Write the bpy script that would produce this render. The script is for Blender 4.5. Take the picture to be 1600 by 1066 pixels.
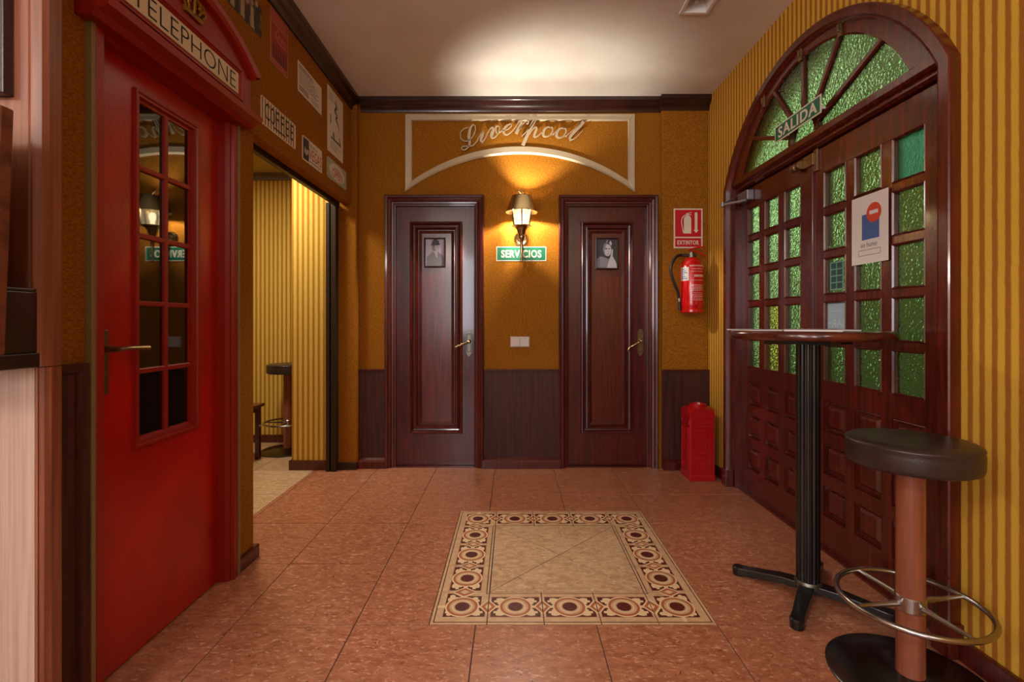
import bpy, bmesh, math, random
from math import pi, sin, cos, sqrt, radians
from mathutils import Vector, Matrix

for o in list(bpy.data.objects): bpy.data.objects.remove(o)
S = bpy.context.scene
C = S.collection
random.seed(7)

# ------------------------------------------------------------------ camera
F, U0, V0, H = 751.0, 802.0, 503.0, 1.12          # focal length (px of 1600), vanishing point, eye height
cam = bpy.data.cameras.new('camera'); cam.sensor_width = 36; cam.lens = 36 * F / 1600
cam.shift_x = -(U0 - 800) / 1600; cam.shift_y = -(533 - V0) / 1600
cam.clip_start = 0.02
co = bpy.data.objects.new('camera', cam); C.objects.link(co)
co.location = (0, 0, H); co.rotation_euler = (pi / 2, 0, 0)
S.camera = co

# ------------------------------------------------------------------ world, exposure, large lights
S.view_settings.view_transform = 'Standard'; S.view_settings.look = 'None'
S.view_settings.exposure = 0.0; S.view_settings.gamma = 1; S.view_settings.use_curve_mapping = False
W = bpy.data.worlds.new('World'); S.world = W; W.use_nodes = True
W.node_tree.nodes['Background'].inputs[0].default_value = (0.80, 0.92, 1.0, 1)
W.node_tree.nodes['Background'].inputs[1].default_value = 3.4

def area(name, loc, rot, sx, sy, power, col, spread=pi):
    l = bpy.data.lights.new(name, 'AREA'); l.shape = 'RECTANGLE'; l.size = sx; l.size_y = sy
    l.energy = power; l.color = col; l.spread = spread
    o = bpy.data.objects.new(name, l); C.objects.link(o); o.location = loc; o.rotation_euler = rot
    return o
# windows of the bar room behind the camera (cool daylight) and unseen fill lights added there (warm)
area('bar_window_light', (-1.12, -3.35, 1.72), (radians(90), 0, 0), 0.5, 1.7, 48, (0.88, 0.90, 1.0))
area('bar_window_light', (-2.75, -3.35, 1.70), (radians(90), 0, 0), 1.1, 1.5, 60, (0.88, 0.90, 1.0))
def fill_point(name, loc, r, power, col):
    l = bpy.data.lights.new(name, 'POINT'); l.energy = power; l.color = col; l.shadow_soft_size = r
    o = bpy.data.objects.new(name, l); C.objects.link(o); o.location = loc
fill_point('bar_fill_light', (-1.0, -0.55, 2.25), .14, 46, (1.0, .92, .82))  # hanging fill lights, added to brighten ceiling and walls evenly
fill_point('bar_fill_light', (-2.5, -0.9, 2.25), .14, 44, (1.0, .92, .82))
fill_point('bar_fill_light', (0.7, -1.7, 2.25), .14, 34, (1.0, .92, .82))
area('side_room_ceiling_light', (-1.95, 3.15, 2.47), (0, 0, 0), 0.35, 0.35, 30, (1.0, 0.90, 0.66))

# ------------------------------------------------------------------ materials
def lin(c):
    r = []
    for v in c[:3]:
        v /= 255.0
        r.append(v / 12.92 if v <= 0.04045 else ((v + 0.055) / 1.055) ** 2.4)
    return (r[0], r[1], r[2], 1)
MATS = {}
def mat(name, col, rough=0.5, metal=0.0, col2=None, nscale=8, stretch=(1, 1, 1), lo=0.4, hi=0.6, detail=4, distort=0.0,
        bump=0, bscale=200, bstretch=(1, 1, 1), coat=0.0, coatr=0.1, rand=False, emit=0, spec=0.5, col3=None, n3=30, lo3=0.6, hi3=0.7, s3=None, sheen=0):
    m = bpy.data.materials.new(name); m.use_nodes = True; MATS[name] = m
    nt = m.node_tree; N = nt.nodes; L = nt.links; P = N['Principled BSDF']
    P.inputs['Base Color'].default_value = lin(col); P.inputs['Roughness'].default_value = rough
    P.inputs['Metallic'].default_value = metal; P.inputs['Coat Weight'].default_value = coat
    P.inputs['Coat Roughness'].default_value = coatr; P.inputs['Specular IOR Level'].default_value = spec
    if sheen: P.inputs['Sheen Weight'].default_value = sheen
    if emit:
        P.inputs['Emission Color'].default_value = lin(col); P.inputs['Emission Strength'].default_value = emit
    vec = None
    if col2 or bump or col3:
        tc = N.new('ShaderNodeTexCoord'); vec = tc.outputs['Object']
        if rand:
            oi = N.new('ShaderNodeObjectInfo'); ml = N.new('ShaderNodeMath'); ml.operation = 'MULTIPLY'; ml.inputs[1].default_value = 37
            L.new(oi.outputs['Random'], ml.inputs[0])
            ad = N.new('ShaderNodeVectorMath'); L.new(vec, ad.inputs[0]); L.new(ml.outputs[0], ad.inputs[1]); vec = ad.outputs[0]
    def noise(scale, st, det, dis=0.0):
        mp = N.new('ShaderNodeMapping'); mp.inputs['Scale'].default_value = st; L.new(vec, mp.inputs[0])
        n = N.new('ShaderNodeTexNoise'); n.inputs['Scale'].default_value = scale; n.inputs['Detail'].default_value = det
        n.inputs['Distortion'].default_value = dis; L.new(mp.outputs[0], n.inputs['Vector']); return n.outputs['Fac']
    def ramp(src, a, b):
        r = N.new('ShaderNodeMapRange'); r.inputs[1].default_value = a; r.inputs[2].default_value = b; L.new(src, r.inputs[0]); return r.outputs[0]
    cur = None
    if col2:
        mx = N.new('ShaderNodeMix'); mx.data_type = 'RGBA'; mx.inputs[6].default_value = lin(col); mx.inputs[7].default_value = lin(col2)
        L.new(ramp(noise(nscale, stretch, detail, distort), lo, hi), mx.inputs[0]); cur = mx.outputs[2]
    if col3:
        mx = N.new('ShaderNodeMix'); mx.data_type = 'RGBA'; mx.inputs[7].default_value = lin(col3)
        if cur: L.new(cur, mx.inputs[6])
        else: mx.inputs[6].default_value = lin(col)
        L.new(ramp(noise(n3, s3 or stretch, 3, distort), lo3, hi3), mx.inputs[0]); cur = mx.outputs[2]
    if cur: L.new(cur, P.inputs['Base Color'])
    if bump:
        b = N.new('ShaderNodeBump'); b.inputs['Strength'].default_value = bump; b.inputs['Distance'].default_value = 0.004
        L.new(noise(bscale, bstretch, 2), b.inputs['Height']); L.new(b.outputs[0], P.inputs['Normal'])
    return m
def stripes(name, axis, c1, c2, pitch=0.04):
    m = mat(name, c1, 0.85, bump=0.5, bscale=260, spec=0.2)
    nt = m.node_tree; N = nt.nodes; L = nt.links; P = N['Principled BSDF']
    g = N.new('ShaderNodeNewGeometry'); sx = N.new('ShaderNodeSeparateXYZ'); L.new(g.outputs['Position'], sx.inputs[0])
    nz = N.new('ShaderNodeTexNoise'); nz.inputs['Scale'].default_value = 22; L.new(g.outputs['Position'], nz.inputs['Vector'])
    a = N.new('ShaderNodeMath'); a.operation = 'MULTIPLY_ADD'; a.inputs[1].default_value = 0.005; L.new(nz.outputs['Fac'], a.inputs[0]); L.new(sx.outputs[axis], a.inputs[2])
    d = N.new('ShaderNodeMath'); d.operation = 'MULTIPLY'; d.inputs[1].default_value = 2 * pi / pitch; L.new(a.outputs[0], d.inputs[0])
    s = N.new('ShaderNodeMath'); s.operation = 'SINE'; L.new(d.outputs[0], s.inputs[0])
    r = N.new('ShaderNodeMapRange'); r.inputs[1].default_value = -0.2; r.inputs[2].default_value = 0.5; L.new(s.outputs[0], r.inputs[0])
    mx = N.new('ShaderNodeMix'); mx.data_type = 'RGBA'; mx.inputs[6].default_value = lin(c1); mx.inputs[7].default_value = lin(c2)
    L.new(r.outputs[0], mx.inputs[0]); L.new(mx.outputs[2], P.inputs['Base Color'])
    return m

GOLD = mat('gold_wall_carpet', (164, 106, 28), 0.92, col2=(138, 86, 20), nscale=75, stretch=(1, 1, 2), bump=0.9, bscale=210, bstretch=(1, 1, 2), spec=0.15)
STRY = stripes('striped_wall_carpet_side', 1, (212, 168, 62), (162, 102, 34))
STRX = stripes('striped_wall_carpet_back', 0, (220, 186, 92), (174, 124, 44))
CEIL = mat('ceiling_paint', (220, 216, 210), 0.85, col2=(212, 206, 198), nscale=2, bump=0.1, bscale=90)
MAHO = mat('mahogany_varnish', (90, 25, 19), 0.30, col2=(58, 15, 13), nscale=6, stretch=(9, 9, 0.7), lo=0.35, hi=0.68, detail=6, coat=0.4, coatr=0.09, rand=True, bump=0.012, bscale=60, bstretch=(6, 6, 0.5))
MAHP = mat('mahogany_panel', (100, 36, 24), 0.28, col2=(68, 22, 15), nscale=7, stretch=(10, 10, 0.6), lo=0.35, hi=0.68, detail=6, coat=0.3, coatr=0.16, rand=True)
EXIT = mat('red_mahogany_gloss', (98, 31, 18), 0.26, col2=(68, 20, 12), nscale=6, stretch=(8, 8, 0.8), lo=0.35, hi=0.68, detail=6, coat=0.5, coatr=0.1, rand=True, bump=0.12, bscale=40)
CROWN = mat('dark_crown_wood', (50, 20, 15), 0.28, coat=0.4, coatr=0.12, col2=(36, 13, 11), nscale=9)
DADO = mat('dark_wainscot_veneer', (76, 34, 26), 0.55, col2=(52, 22, 18), nscale=5, stretch=(14, 14, 0.5), lo=0.35, hi=0.65, detail=6, spec=0.35)
POST = mat('brown_wood_post', (146, 88, 64), 0.34, col2=(112, 62, 44), nscale=5, stretch=(16, 16, 0.5), lo=0.3, hi=0.7, detail=6, coat=0.25, coatr=0.2)
PALE = mat('pale_pink_wood', (186, 158, 144), 0.42, col2=(160, 132, 118), nscale=7, stretch=(20, 20, 0.4), lo=0.3, hi=0.7, detail=6)
RED = mat('red_gloss_paint', (180, 24, 14), 0.28, col2=(140, 15, 9), nscale=3.2, lo=0.35, hi=0.75, detail=5, distort=0.6, bump=0.16, bscale=90, coat=0.12, coatr=0.15)
REDF = mat('red_frame_paint', (142, 28, 17), 0.36, bump=0.08, bscale=90)
OLIVE = mat('olive_metal_trim', (128, 112, 74), 0.45)
BLACKG = mat('dark_mirror_glass', (9, 8, 7), 0.03, coat=.5, coatr=0.01, spec=.6)
CREAMT = mat('cream_sign_panel', (214, 200, 172), 0.5)
BLACK = mat('black_ink', (18, 17, 16), 0.6)
WHITE = mat('white_paint', (226, 224, 220), 0.5)
BRASS = mat('aged_brass', (188, 166, 124), 0.22, 1.0)
BRASSD = mat('dull_brass', (140, 116, 82), 0.35, 0.9)
PEWTER = mat('pewter', (120, 118, 108), 0.38, 0.9)
STEEL = mat('brushed_steel', (176, 174, 172), 0.24, 1.0)
STEELD = mat('dark_steel_base', (96, 94, 96), 0.26, 1.0, bump=0.05, bscale=30)
GREYM = mat('grey_metal', (150, 150, 156), 0.4, 0.8)
BLKM = mat('black_powder_coat', (14, 14, 16), 0.3, coat=0.3)
LEATH = mat('dark_brown_leather', (50, 38, 35), 0.33, bump=0.15, bscale=160)
STWOOD = mat('stool_column_wood', (150, 88, 62), 0.36, col2=(124, 68, 46), nscale=5, stretch=(10, 10, 0.6), lo=0.3, hi=0.7)
TBLW = mat('table_rim_wood', (92, 38, 26), 0.2, coat=0.5, col2=(62, 22, 16), nscale=8)
SILV = mat('champagne_moulding', (196, 180, 150), 0.4, 0.15)
LETTR = mat('champagne_letters', (190, 172, 142), 0.35, 0.3)
LETTRED = mat('print_red', (176, 26, 30), 0.55)
GREEN = mat('sign_green', (4, 104, 74), 0.4)
SRED = mat('sign_red', (196, 14, 34), 0.4)
SCRM = mat('sign_cream', (226, 216, 196), 0.5)
EXTR = mat('extinguisher_red', (200, 16, 20), 0.2, coat=0.5)
PLAST = mat('red_plastic', (176, 6, 18), 0.32, coat=0.15)
RUBB = mat('black_rubber', (20, 20, 20), 0.5)
SWCH = mat('switch_plastic', (200, 190, 182), 0.4)
TILE = mat('terracotta_tile', (178, 116, 86), 0.34, col2=(152, 90, 64), nscale=22, stretch=(1, 2.0, 1), lo=0.35, hi=0.65, detail=10, distort=0.6, rand=True,
           col3=(202, 152, 124), n3=48, lo3=0.56, hi3=0.70, spec=0.4)
def flecks(m, col, sc, lo, hi, st):
    nt = m.node_tree; N = nt.nodes; L = nt.links; P = N['Principled BSDF']
    src = P.inputs['Base Color'].links[0].from_socket; tc = N.new('ShaderNodeTexCoord'); mp = N.new('ShaderNodeMapping'); mp.inputs['Scale'].default_value = st
    oi = N.new('ShaderNodeObjectInfo'); ml = N.new('ShaderNodeMath'); ml.operation = 'MULTIPLY'; ml.inputs[1].default_value = 53; L.new(oi.outputs['Random'], ml.inputs[0])
    L.new(ml.outputs[0], mp.inputs['Location']); L.new(tc.outputs['Object'], mp.inputs[0])
    n = N.new('ShaderNodeTexNoise'); n.inputs['Scale'].default_value = sc; n.inputs['Detail'].default_value = 6; n.inputs['Distortion'].default_value = 1.5; L.new(mp.outputs[0], n.inputs['Vector'])
    r = N.new('ShaderNodeMapRange'); r.inputs[1].default_value = lo; r.inputs[2].default_value = hi; L.new(n.outputs['Fac'], r.inputs[0])
    mx = N.new('ShaderNodeMix'); mx.data_type = 'RGBA'; L.new(r.outputs[0], mx.inputs[0]); L.new(src, mx.inputs[6]); mx.inputs[7].default_value = lin(col); L.new(mx.outputs[2], P.inputs['Base Color'])
flecks(TILE, (104, 58, 40), 40, 0.63, 0.70, (1, 2.4, 1))
TILEC = mat('cream_stone_tile', (204, 170, 136), 0.35, col2=(178, 140, 106), nscale=20, stretch=(1, 2, 1), lo=0.36, hi=0.64, detail=10, distort=.6, rand=True, col3=(222, 196, 162), n3=44, lo3=0.56, hi3=0.7)
flecks(TILEC, (146, 104, 74), 40, 0.62, 0.7, (1, 2.0, 1))
TILEB = mat('border_cream_tile', (208, 174, 138), 0.35, col2=(192, 156, 120), nscale=30, lo=0.35, hi=0.65, rand=True)
LEAF = mat('inlay_pale_cream', (224, 196, 156), 0.38)
MARO = mat('inlay_maroon', (84, 30, 26), 0.35, col2=(108, 50, 42), nscale=60, lo=0.5, hi=0.7)
ORAN = mat('inlay_orange_brown', (172, 98, 64), 0.36)
GROUT = mat('grout', (78, 64, 58), 0.9)
PAPER = mat('paper', (222, 216, 212), 0.6)
DKPAN = mat('dark_wood_bracket', (40, 24, 24), 0.3, coat=0.4, bump=0.1, bscale=60)
LEABR = mat('worn_brown_board', (120, 66, 44), 0.5, col2=(74, 36, 24), nscale=30, lo=0.45, hi=0.7, bump=0.3, bscale=120)
ALU = mat('dark_bronze_aluminium', (58, 46, 34), 0.45, 0.5)
GREYT = mat('grey_blue_trim', (120, 116, 116), 0.5)
SIDEC = mat('side_room_ceiling', (176, 156, 84), 0.9)
HALL = mat('bar_room_wall', (196, 160, 110), 0.9)
SBLUE = mat('print_blue', (66, 96, 158), 0.6)
SDARKG = mat('print_dark_teal', (10, 62, 62), 0.6)
STEALB = mat('pale_blue_film', (146, 168, 186), 0.6)
STEALG = mat('pale_teal_film', (110, 150, 140), 0.6)
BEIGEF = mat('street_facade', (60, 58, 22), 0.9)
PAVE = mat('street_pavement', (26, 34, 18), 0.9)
OPENG = mat('pale_green_plate', (166, 178, 160), 0.5)
PGREY = mat('photo_mid_grey', (120, 118, 128), 0.5); PLIGHT = mat('photo_light_grey', (176, 174, 184), 0.5); PDARK = mat('photo_dark_grey', (48, 46, 54), 0.5)
PBG = mat('photo_lilac_grey', (172, 166, 190), 0.5); PSEP = mat('photo_sepia', (120, 100, 78), 0.6, col2=(54, 44, 36), nscale=26, lo=0.42, hi=0.58)
POSTR = mat('poster_red', (156, 44, 36), 0.5); POSTP = mat('poster_pink', (196, 120, 106), 0.55)
PWOOD = mat('portrait_frame_wood', (44, 22, 18), 0.35)

def glass(name, col, rough, bump, bscale):
    m = mat(name, col, rough); nt = m.node_tree; N = nt.nodes; L = nt.links; P = N['Principled BSDF']
    P.inputs['Transmission Weight'].default_value = 1.0; P.inputs['IOR'].default_value = 1.45
    P.inputs['Specular IOR Level'].default_value = 0.5
    oi = N.new('ShaderNodeObjectInfo'); ml = N.new('ShaderNodeMath'); ml.operation = 'MULTIPLY'; ml.inputs[1].default_value = 41; L.new(oi.outputs['Random'], ml.inputs[0])
    tc = N.new('ShaderNodeTexCoord'); ad = N.new('ShaderNodeVectorMath'); L.new(tc.outputs['Object'], ad.inputs[0]); L.new(ml.outputs[0], ad.inputs[1])
    v = N.new('ShaderNodeTexVoronoi'); v.feature = 'SMOOTH_F1'; v.inputs['Scale'].default_value = bscale; v.inputs['Smoothness'].default_value = 0.6
    nz = N.new('ShaderNodeTexNoise'); nz.inputs['Scale'].default_value = bscale * 0.7
    mixv = N.new('ShaderNodeVectorMath'); mixv.operation = 'MULTIPLY_ADD'; mixv.inputs[1].default_value = (0.02, 0.02, 0.02); L.new(nz.outputs['Color'], mixv.inputs[0]); L.new(ad.outputs[0], mixv.inputs[2])
    L.new(ad.outputs[0], nz.inputs['Vector']); L.new(mixv.outputs[0], v.inputs['Vector'])
    b = N.new('ShaderNodeBump'); b.inputs['Strength'].default_value = bump; b.inputs['Distance'].default_value = 0.006
    L.new(v.outputs['Distance'], b.inputs['Height']); L.new(b.outputs[0], P.inputs['Normal'])
    return m
GGLASS = glass('green_hammered_glass', (154, 188, 116), 0.06, 0.4, 75)
GTEAL = glass('teal_fine_glass', (100, 206, 156), 0.14, 0.25, 160)
GYELL = glass('yellow_hammered_glass', (190, 190, 84), 0.05, 0.45, 75)

def emis(name, col, st, alpha):
    m = bpy.data.materials.new(name); m.use_nodes = True; nt = m.node_tree; N = nt.nodes; L = nt.links; N.remove(N['Principled BSDF'])
    t = N.new('ShaderNodeBsdfTransparent'); e = N.new('ShaderNodeEmission'); e.inputs[0].default_value = lin(col); e.inputs[1].default_value = st
    x = N.new('ShaderNodeMixShader'); x.inputs[0].default_value = alpha; L.new(t.outputs[0], x.inputs[1]); L.new(e.outputs[0], x.inputs[2]); L.new(x.outputs[0], N['Material Output'].inputs[0])
    return m
GLOW = emis('lit_lamp_glass', (255, 226, 170), 4.0, 0.3)
BULB = emis('lit_bulb', (255, 230, 180), 14.0, 1.0)

# ------------------------------------------------------------------ mesh helpers
class MB:
    def __init__(s): s.v = []; s.f = []; s.m = []
    def add(s, vs, fs, mi=0):
        n = len(s.v); s.v += [tuple(p) for p in vs]; s.f += [tuple(i + n for i in f) for f in fs]; s.m += [mi] * len(fs); return s
    def box(s, x0, x1, y0, y1, z0, z1, mi=0):
        vs = [(x, y, z) for x in (x0, x1) for y in (y0, y1) for z in (z0, z1)]
        return s.add(vs, [(0, 1, 3, 2), (4, 6, 7, 5), (0, 4, 5, 1), (2, 3, 7, 6), (0, 2, 6, 4), (1, 5, 7, 3)], mi)
    def hexa(s, vs, mi=0):                                    # 4 bottom + 4 top
        return s.add(vs, [(0, 3, 2, 1), (4, 5, 6, 7), (0, 1, 5, 4), (1, 2, 6, 5), (2, 3, 7, 6), (3, 0, 4, 7)], mi)
    def lathe(s, prof, c=(0, 0, 0), seg=28, axis='Z', mi=0, a0=0, a1=2 * pi, sx=1, sy=1, cap=True):
        full = abs(a1 - a0 - 2 * pi) < 1e-6; n = seg if full else seg + 1; vs = []
        for r, h in prof:
            for i in range(n):
                a = a0 + (a1 - a0) * i / seg; p, q = r * cos(a) * sx, r * sin(a) * sy
                vs.append({'Z': (c[0] + p, c[1] + q, c[2] + h), 'Y': (c[0] + p, c[1] + h, c[2] + q), 'X': (c[0] + h, c[1] + p, c[2] + q)}[axis])
        fs = []
        for j in range(len(prof) - 1):
            for i in range(seg):
                k = (i + 1) % n; fs.append((j * n + i, j * n + k, (j + 1) * n + k, (j + 1) * n + i))
        if full and cap:
            if prof[0][0] > 1e-5: fs.append(tuple(range(n)))
            if prof[-1][0] > 1e-5: fs.append(tuple((len(prof) - 1) * n + i for i in range(n)))
        return s.add(vs, fs, mi)
    def tube(s, pts, r, seg=10, mi=0, cap=True):
        pts = [Vector(p) for p in pts]; rs = r if isinstance(r, (list, tuple)) else [r] * len(pts); vs = []; up = None
        for i, p in enumerate(pts):
            t = (pts[min(i + 1, len(pts) - 1)] - pts[max(i - 1, 0)]).normalized()
            if up is None:
                up = Vector((0, 0, 1)) if abs(t.z) < 0.9 else Vector((1, 0, 0))
            a = t.cross(up).normalized(); up = a.cross(t).normalized()
            for k in range(seg): vs.append(p + (a * cos(2 * pi * k / seg) + up * sin(2 * pi * k / seg)) * rs[i])
        fs = [(j * seg + i, j * seg + (i + 1) % seg, (j + 1) * seg + (i + 1) % seg, (j + 1) * seg + i) for j in range(len(pts) - 1) for i in range(seg)]
        if cap: fs += [tuple(range(seg)), tuple((len(pts) - 1) * seg + i for i in range(seg))]
        return s.add(vs, fs, mi)
    def torus(s, c, R, r, seg=48, ring=10, mi=0):
        vs = [(c[0] + (R + r * cos(b)) * cos(a), c[1] + (R + r * cos(b)) * sin(a), c[2] + r * sin(b)) for a in [2 * pi * i / seg for i in range(seg)] for b in [2 * pi * j / ring for j in range(ring)]]
        fs = [(i * ring + j, ((i + 1) % seg) * ring + j, ((i + 1) % seg) * ring + (j + 1) % ring, i * ring + (j + 1) % ring) for i in range(seg) for j in range(ring)]
        return s.add(vs, fs, mi)
    def prism(s, poly, M, n0, n1, mi=0):                      # 2-D polygon extruded along the plane normal
        k = len(poly); vs = [M(u, v, n0) for u, v in poly] + [M(u, v, n1) for u, v in poly]
        fs = [tuple(range(k)), tuple(range(k, 2 * k))] + [(i, (i + 1) % k, k + (i + 1) % k, k + i) for i in range(k)]
        return s.add(vs, fs, mi)
    def flat(s, poly, M, n, mi=0): return s.add([M(u, v, n) for u, v in poly], [tuple(range(len(poly)))], mi)
    def rect(s, u0, u1, v0, v1, M, n, mi=0): return s.flat([(u0, v0), (u1, v0), (u1, v1), (u0, v1)], M, n, mi)
    def slab(s, u0, u1, v0, v1, M, n0, n1, mi=0): return s.prism([(u0, v0), (u1, v0), (u1, v1), (u0, v1)], M, n0, n1, mi)
    def rings(s, u0, u1, v0, v1, prof, M, bottom=True, cap=False, mi=0):   # mitred rectangular moulding
        vs = []
        for d, n in prof:
            b = v0 + d if bottom else v0
            vs += [M(u0 + d, b, n), M(u0 + d, v1 - d, n), M(u1 - d, v1 - d, n), M(u1 - d, b, n)]
        fs = []
        for j in range(len(prof) - 1):
            for i in range(4 if bottom else 3):
                k = (i + 1) % 4; fs.append((j * 4 + i, j * 4 + k, j * 4 + 4 + k, j * 4 + 4 + i))
        if cap: fs.append(tuple(range(len(vs) - 4, len(vs))))
        return s.add(vs, fs, mi)
    def sweep(s, paths, mi=0):                                # list of equally long 3-D polylines
        n = len(paths[0]); vs = [p for q in paths for p in q]
        return s.add(vs, [(j * n + i, j * n + i + 1, (j + 1) * n + i + 1, (j + 1) * n + i) for j in range(len(paths) - 1) for i in range(n - 1)], mi)
    def build(s, name, mats, parent=None, smooth=False, bevel=0.0, loc=None, label=None, cat=None, group=None, kind=None, angle=35):
        me = bpy.data.meshes.new(name)
        org = Vector((0, 0, 0))
        if parent is not None:
            q = parent
            while q is not None: org += q.location; q = q.parent
        elif loc is None:
            xs = [p[0] for p in s.v]; ys = [p[1] for p in s.v]; zs = [p[2] for p in s.v]
            loc = ((min(xs) + max(xs)) / 2, (min(ys) + max(ys)) / 2, min(zs))
        off = org if parent is not None else Vector(loc)
        me.from_pydata([Vector(p) - off for p in s.v], [], s.f)
        for m in (mats if isinstance(mats, (list, tuple)) else [mats]): me.materials.append(m)
        for p, mi in zip(me.polygons, s.m): p.material_index = mi
        bm = bmesh.new(); bm.from_mesh(me); bmesh.ops.recalc_face_normals(bm, faces=bm.faces); bm.to_mesh(me); bm.free()
        if smooth:
            me.polygons.foreach_set('use_smooth', [True] * len(me.polygons)); me.set_sharp_from_angle(angle=radians(angle))
        o = bpy.data.objects.new(name, me); C.objects.link(o)
        if parent is not None: o.parent = parent
        else: o.location = off
        if bevel:
            b = o.modifiers.new('bevel', 'BEVEL'); b.width = bevel; b.segments = 2; b.limit_method = 'ANGLE'; b.angle_limit = radians(40)
        return tag(o, label, cat, group, kind)
def tag(o, label=None, cat=None, group=None, kind=None):
    if label: o['label'] = label
    if cat: o['category'] = cat
    if group: o['group'] = group
    if kind: o['kind'] = kind
    return o
def thing(name, loc, label=None, cat=None, group=None, kind=None):
    o = bpy.data.objects.new(name, None); C.objects.link(o); o.location = loc; o.empty_display_size = 0.1
    return tag(o, label, cat, group, kind)
def copy_tree(o, parent=None):
    c = o.copy(); C.objects.link(c); c.parent = parent
    for ch in [x for x in o.children]: copy_tree(ch, c)
    return c
def back(Y): return lambda u, v, n: (u, Y - n, v)             # plane facing the camera
def left(X): return lambda u, v, n: (X + n, u, v)             # left wall, facing +x
def right(X): return lambda u, v, n: (X - n, u, v)            # right wall, facing -x
def disc(cu, cv, r, k=24, ru=None): return [(cu + (ru or r) * cos(2 * pi * i / k), cv + r * sin(2 * pi * i / k)) for i in range(k)]
def spline(pts, sub=5):
    out = []; n = len(pts)
    for i in range(n - 1):
        p0, p1, p2, p3 = pts[max(i - 1, 0)], pts[i], pts[i + 1], pts[min(i + 2, n - 1)]
        for k in range(sub):
            t = k / sub
            out.append(tuple(0.5 * (2 * b + (c - a) * t + (2 * a - 5 * b + 4 * c - d) * t * t + (3 * b - a - 3 * c + d) * t ** 3) for a, b, c, d in zip(p0, p1, p2, p3)))
    out.append(tuple(pts[-1])); return out
def ribbon(mb, pts, M, n0, n1, mi=0):                         # stroke of varying width (u, v, w), extruded
    q = spline(pts, 5); L_, R_ = [], []
    for i, p in enumerate(q):
        a, b = q[max(i - 1, 0)], q[min(i + 1, len(q) - 1)]; dx, dy = b[0] - a[0], b[1] - a[1]; l = math.hypot(dx, dy) or 1
        L_.append((p[0] - dy / l * p[2] / 2, p[1] + dx / l * p[2] / 2)); R_.append((p[0] + dy / l * p[2] / 2, p[1] - dx / l * p[2] / 2))
    for i in range(len(q) - 1):
        mb.prism([L_[i], L_[i + 1], R_[i + 1], R_[i]], M, n0, n1, mi)
def text_polys(body, bold=0.0):
    cu = bpy.data.curves.new('t', 'FONT'); cu.body = body; cu.size = 1; cu.offset = min(bold, .02); cu.resolution_u = 3; cu.space_character = 1.12 if bold > .02 else 1.0
    ob = bpy.data.objects.new('t', cu); C.objects.link(ob); bpy.context.view_layer.update()
    me = ob.evaluated_get(bpy.context.evaluated_depsgraph_get()).to_mesh()
    vs = [tuple(v.co) for v in me.vertices]; fs = [tuple(p.vertices) for p in me.polygons]
    bpy.data.objects.remove(ob); bpy.data.curves.remove(cu); return vs, fs
def text(mb, body, u0, u1, v0, v1, M, n, mi=0, bold=0.0, mirror=False, slant=0.0):
    vs, fs = text_polys(body, bold); xs = [v[0] for v in vs]; ys = [v[1] for v in vs]
    ax, bx, ay, by = min(xs), max(xs), min(ys), max(ys)
    def f(v):
        a = (v[0] - ax) / (bx - ax); b = (v[1] - ay) / (by - ay); a += slant * (b - 0.5)
        return M(u0 + (u1 - u0) * a, v0 + (v1 - v0) * b, n)
    if bold > .02:
        for du, dn in ((-.006, 0), (.006, .00005), (0, .0001)):
            hgt = abs(v1 - v0); sg = 1 if u1 > u0 else -1
            mb.add([M(u0 + (u1 - u0) * (v[0] - ax) / (bx - ax) + du * sg * hgt * 3, v0 + (v1 - v0) * (v[1] - ay) / (by - ay), n + dn) for v in vs], fs, mi)
    else: mb.add([f(v) for v in vs], fs, mi)
def bars(mb, u0, u1, v0, v1, rows, M, n, mi=0, fill=0.5, jitter=0.4):  # illegible lines of small print
    h = (v1 - v0) / rows
    for r in range(rows):
        v = v1 - (r + 0.5) * h; u = u0
        end = u1 - (u1 - u0) * random.random() * jitter
        while u < end - 1e-4:
            w = min((u1 - u0) * random.uniform(0.06, 0.2), end - u); mb.rect(u, u + w * 0.85 , v - h * fill / 2, v + h * fill / 2, M, n, mi); u += w

YW, XL, XR, ZC = 3.70, -1.23, 1.49, 2.83                      # wall planes and ceiling
def bx(u, Y=YW): return (u - U0) / F * Y
def bz(v, Y=YW): return H + (V0 - v) / F * Y

# ------------------------------------------------------------------ floor and tiles
fl = MB().box(-3.6, 1.60, -3.5, 4.6, -0.12, -0.003).build('floor', GROUT, kind='structure', label='floor of mottled terracotta tiles around a patterned stone square', cat='floor', loc=(0, 0, 0))
T0x, T0y, TP = -0.139, 1.778, 0.447
SQ = 1.0665; MX1 = T0x + 2 * TP; MX0 = MX1 - SQ; MY0 = T0y; MY1 = MY0 + SQ
tile_cache = {}
def tile(x0, x1, y0, y1, m, nm='floor_tile', g=0.0018, parent=fl):
    w, d = round(x1 - x0, 4), round(y1 - y0, 4)
    if w < 0.012 or d < 0.012: return
    k = (w, d, m.name)
    if k not in tile_cache:
        hw, hd, b = w / 2 - g, d / 2 - g, 0.0012
        r0 = [(-hw, -hd, -0.006), (hw, -hd, -0.006), (hw, hd, -0.006), (-hw, hd, -0.006)]
        r1 = [(p[0], p[1], -b) for p in r0]; r2 = [(p[0] * (1 - b / hw), p[1] * (1 - b / hd), 0) for p in r0]
        fs = [(i + 4 * j, (i + 1) % 4 + 4 * j, (i + 1) % 4 + 4 * j + 4, i + 4 * j + 4) for j in range(2) for i in range(4)] + [(8, 9, 10, 11)]
        me = bpy.data.meshes.new(nm); me.from_pydata(r0 + r1 + r2, [], fs); me.materials.append(m); tile_cache[k] = me
    o = bpy.data.objects.new(nm, tile_cache[k]); C.objects.link(o); o.parent = parent; o.location = ((x0 + x1) / 2, (y0 + y1) / 2, 0)
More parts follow.
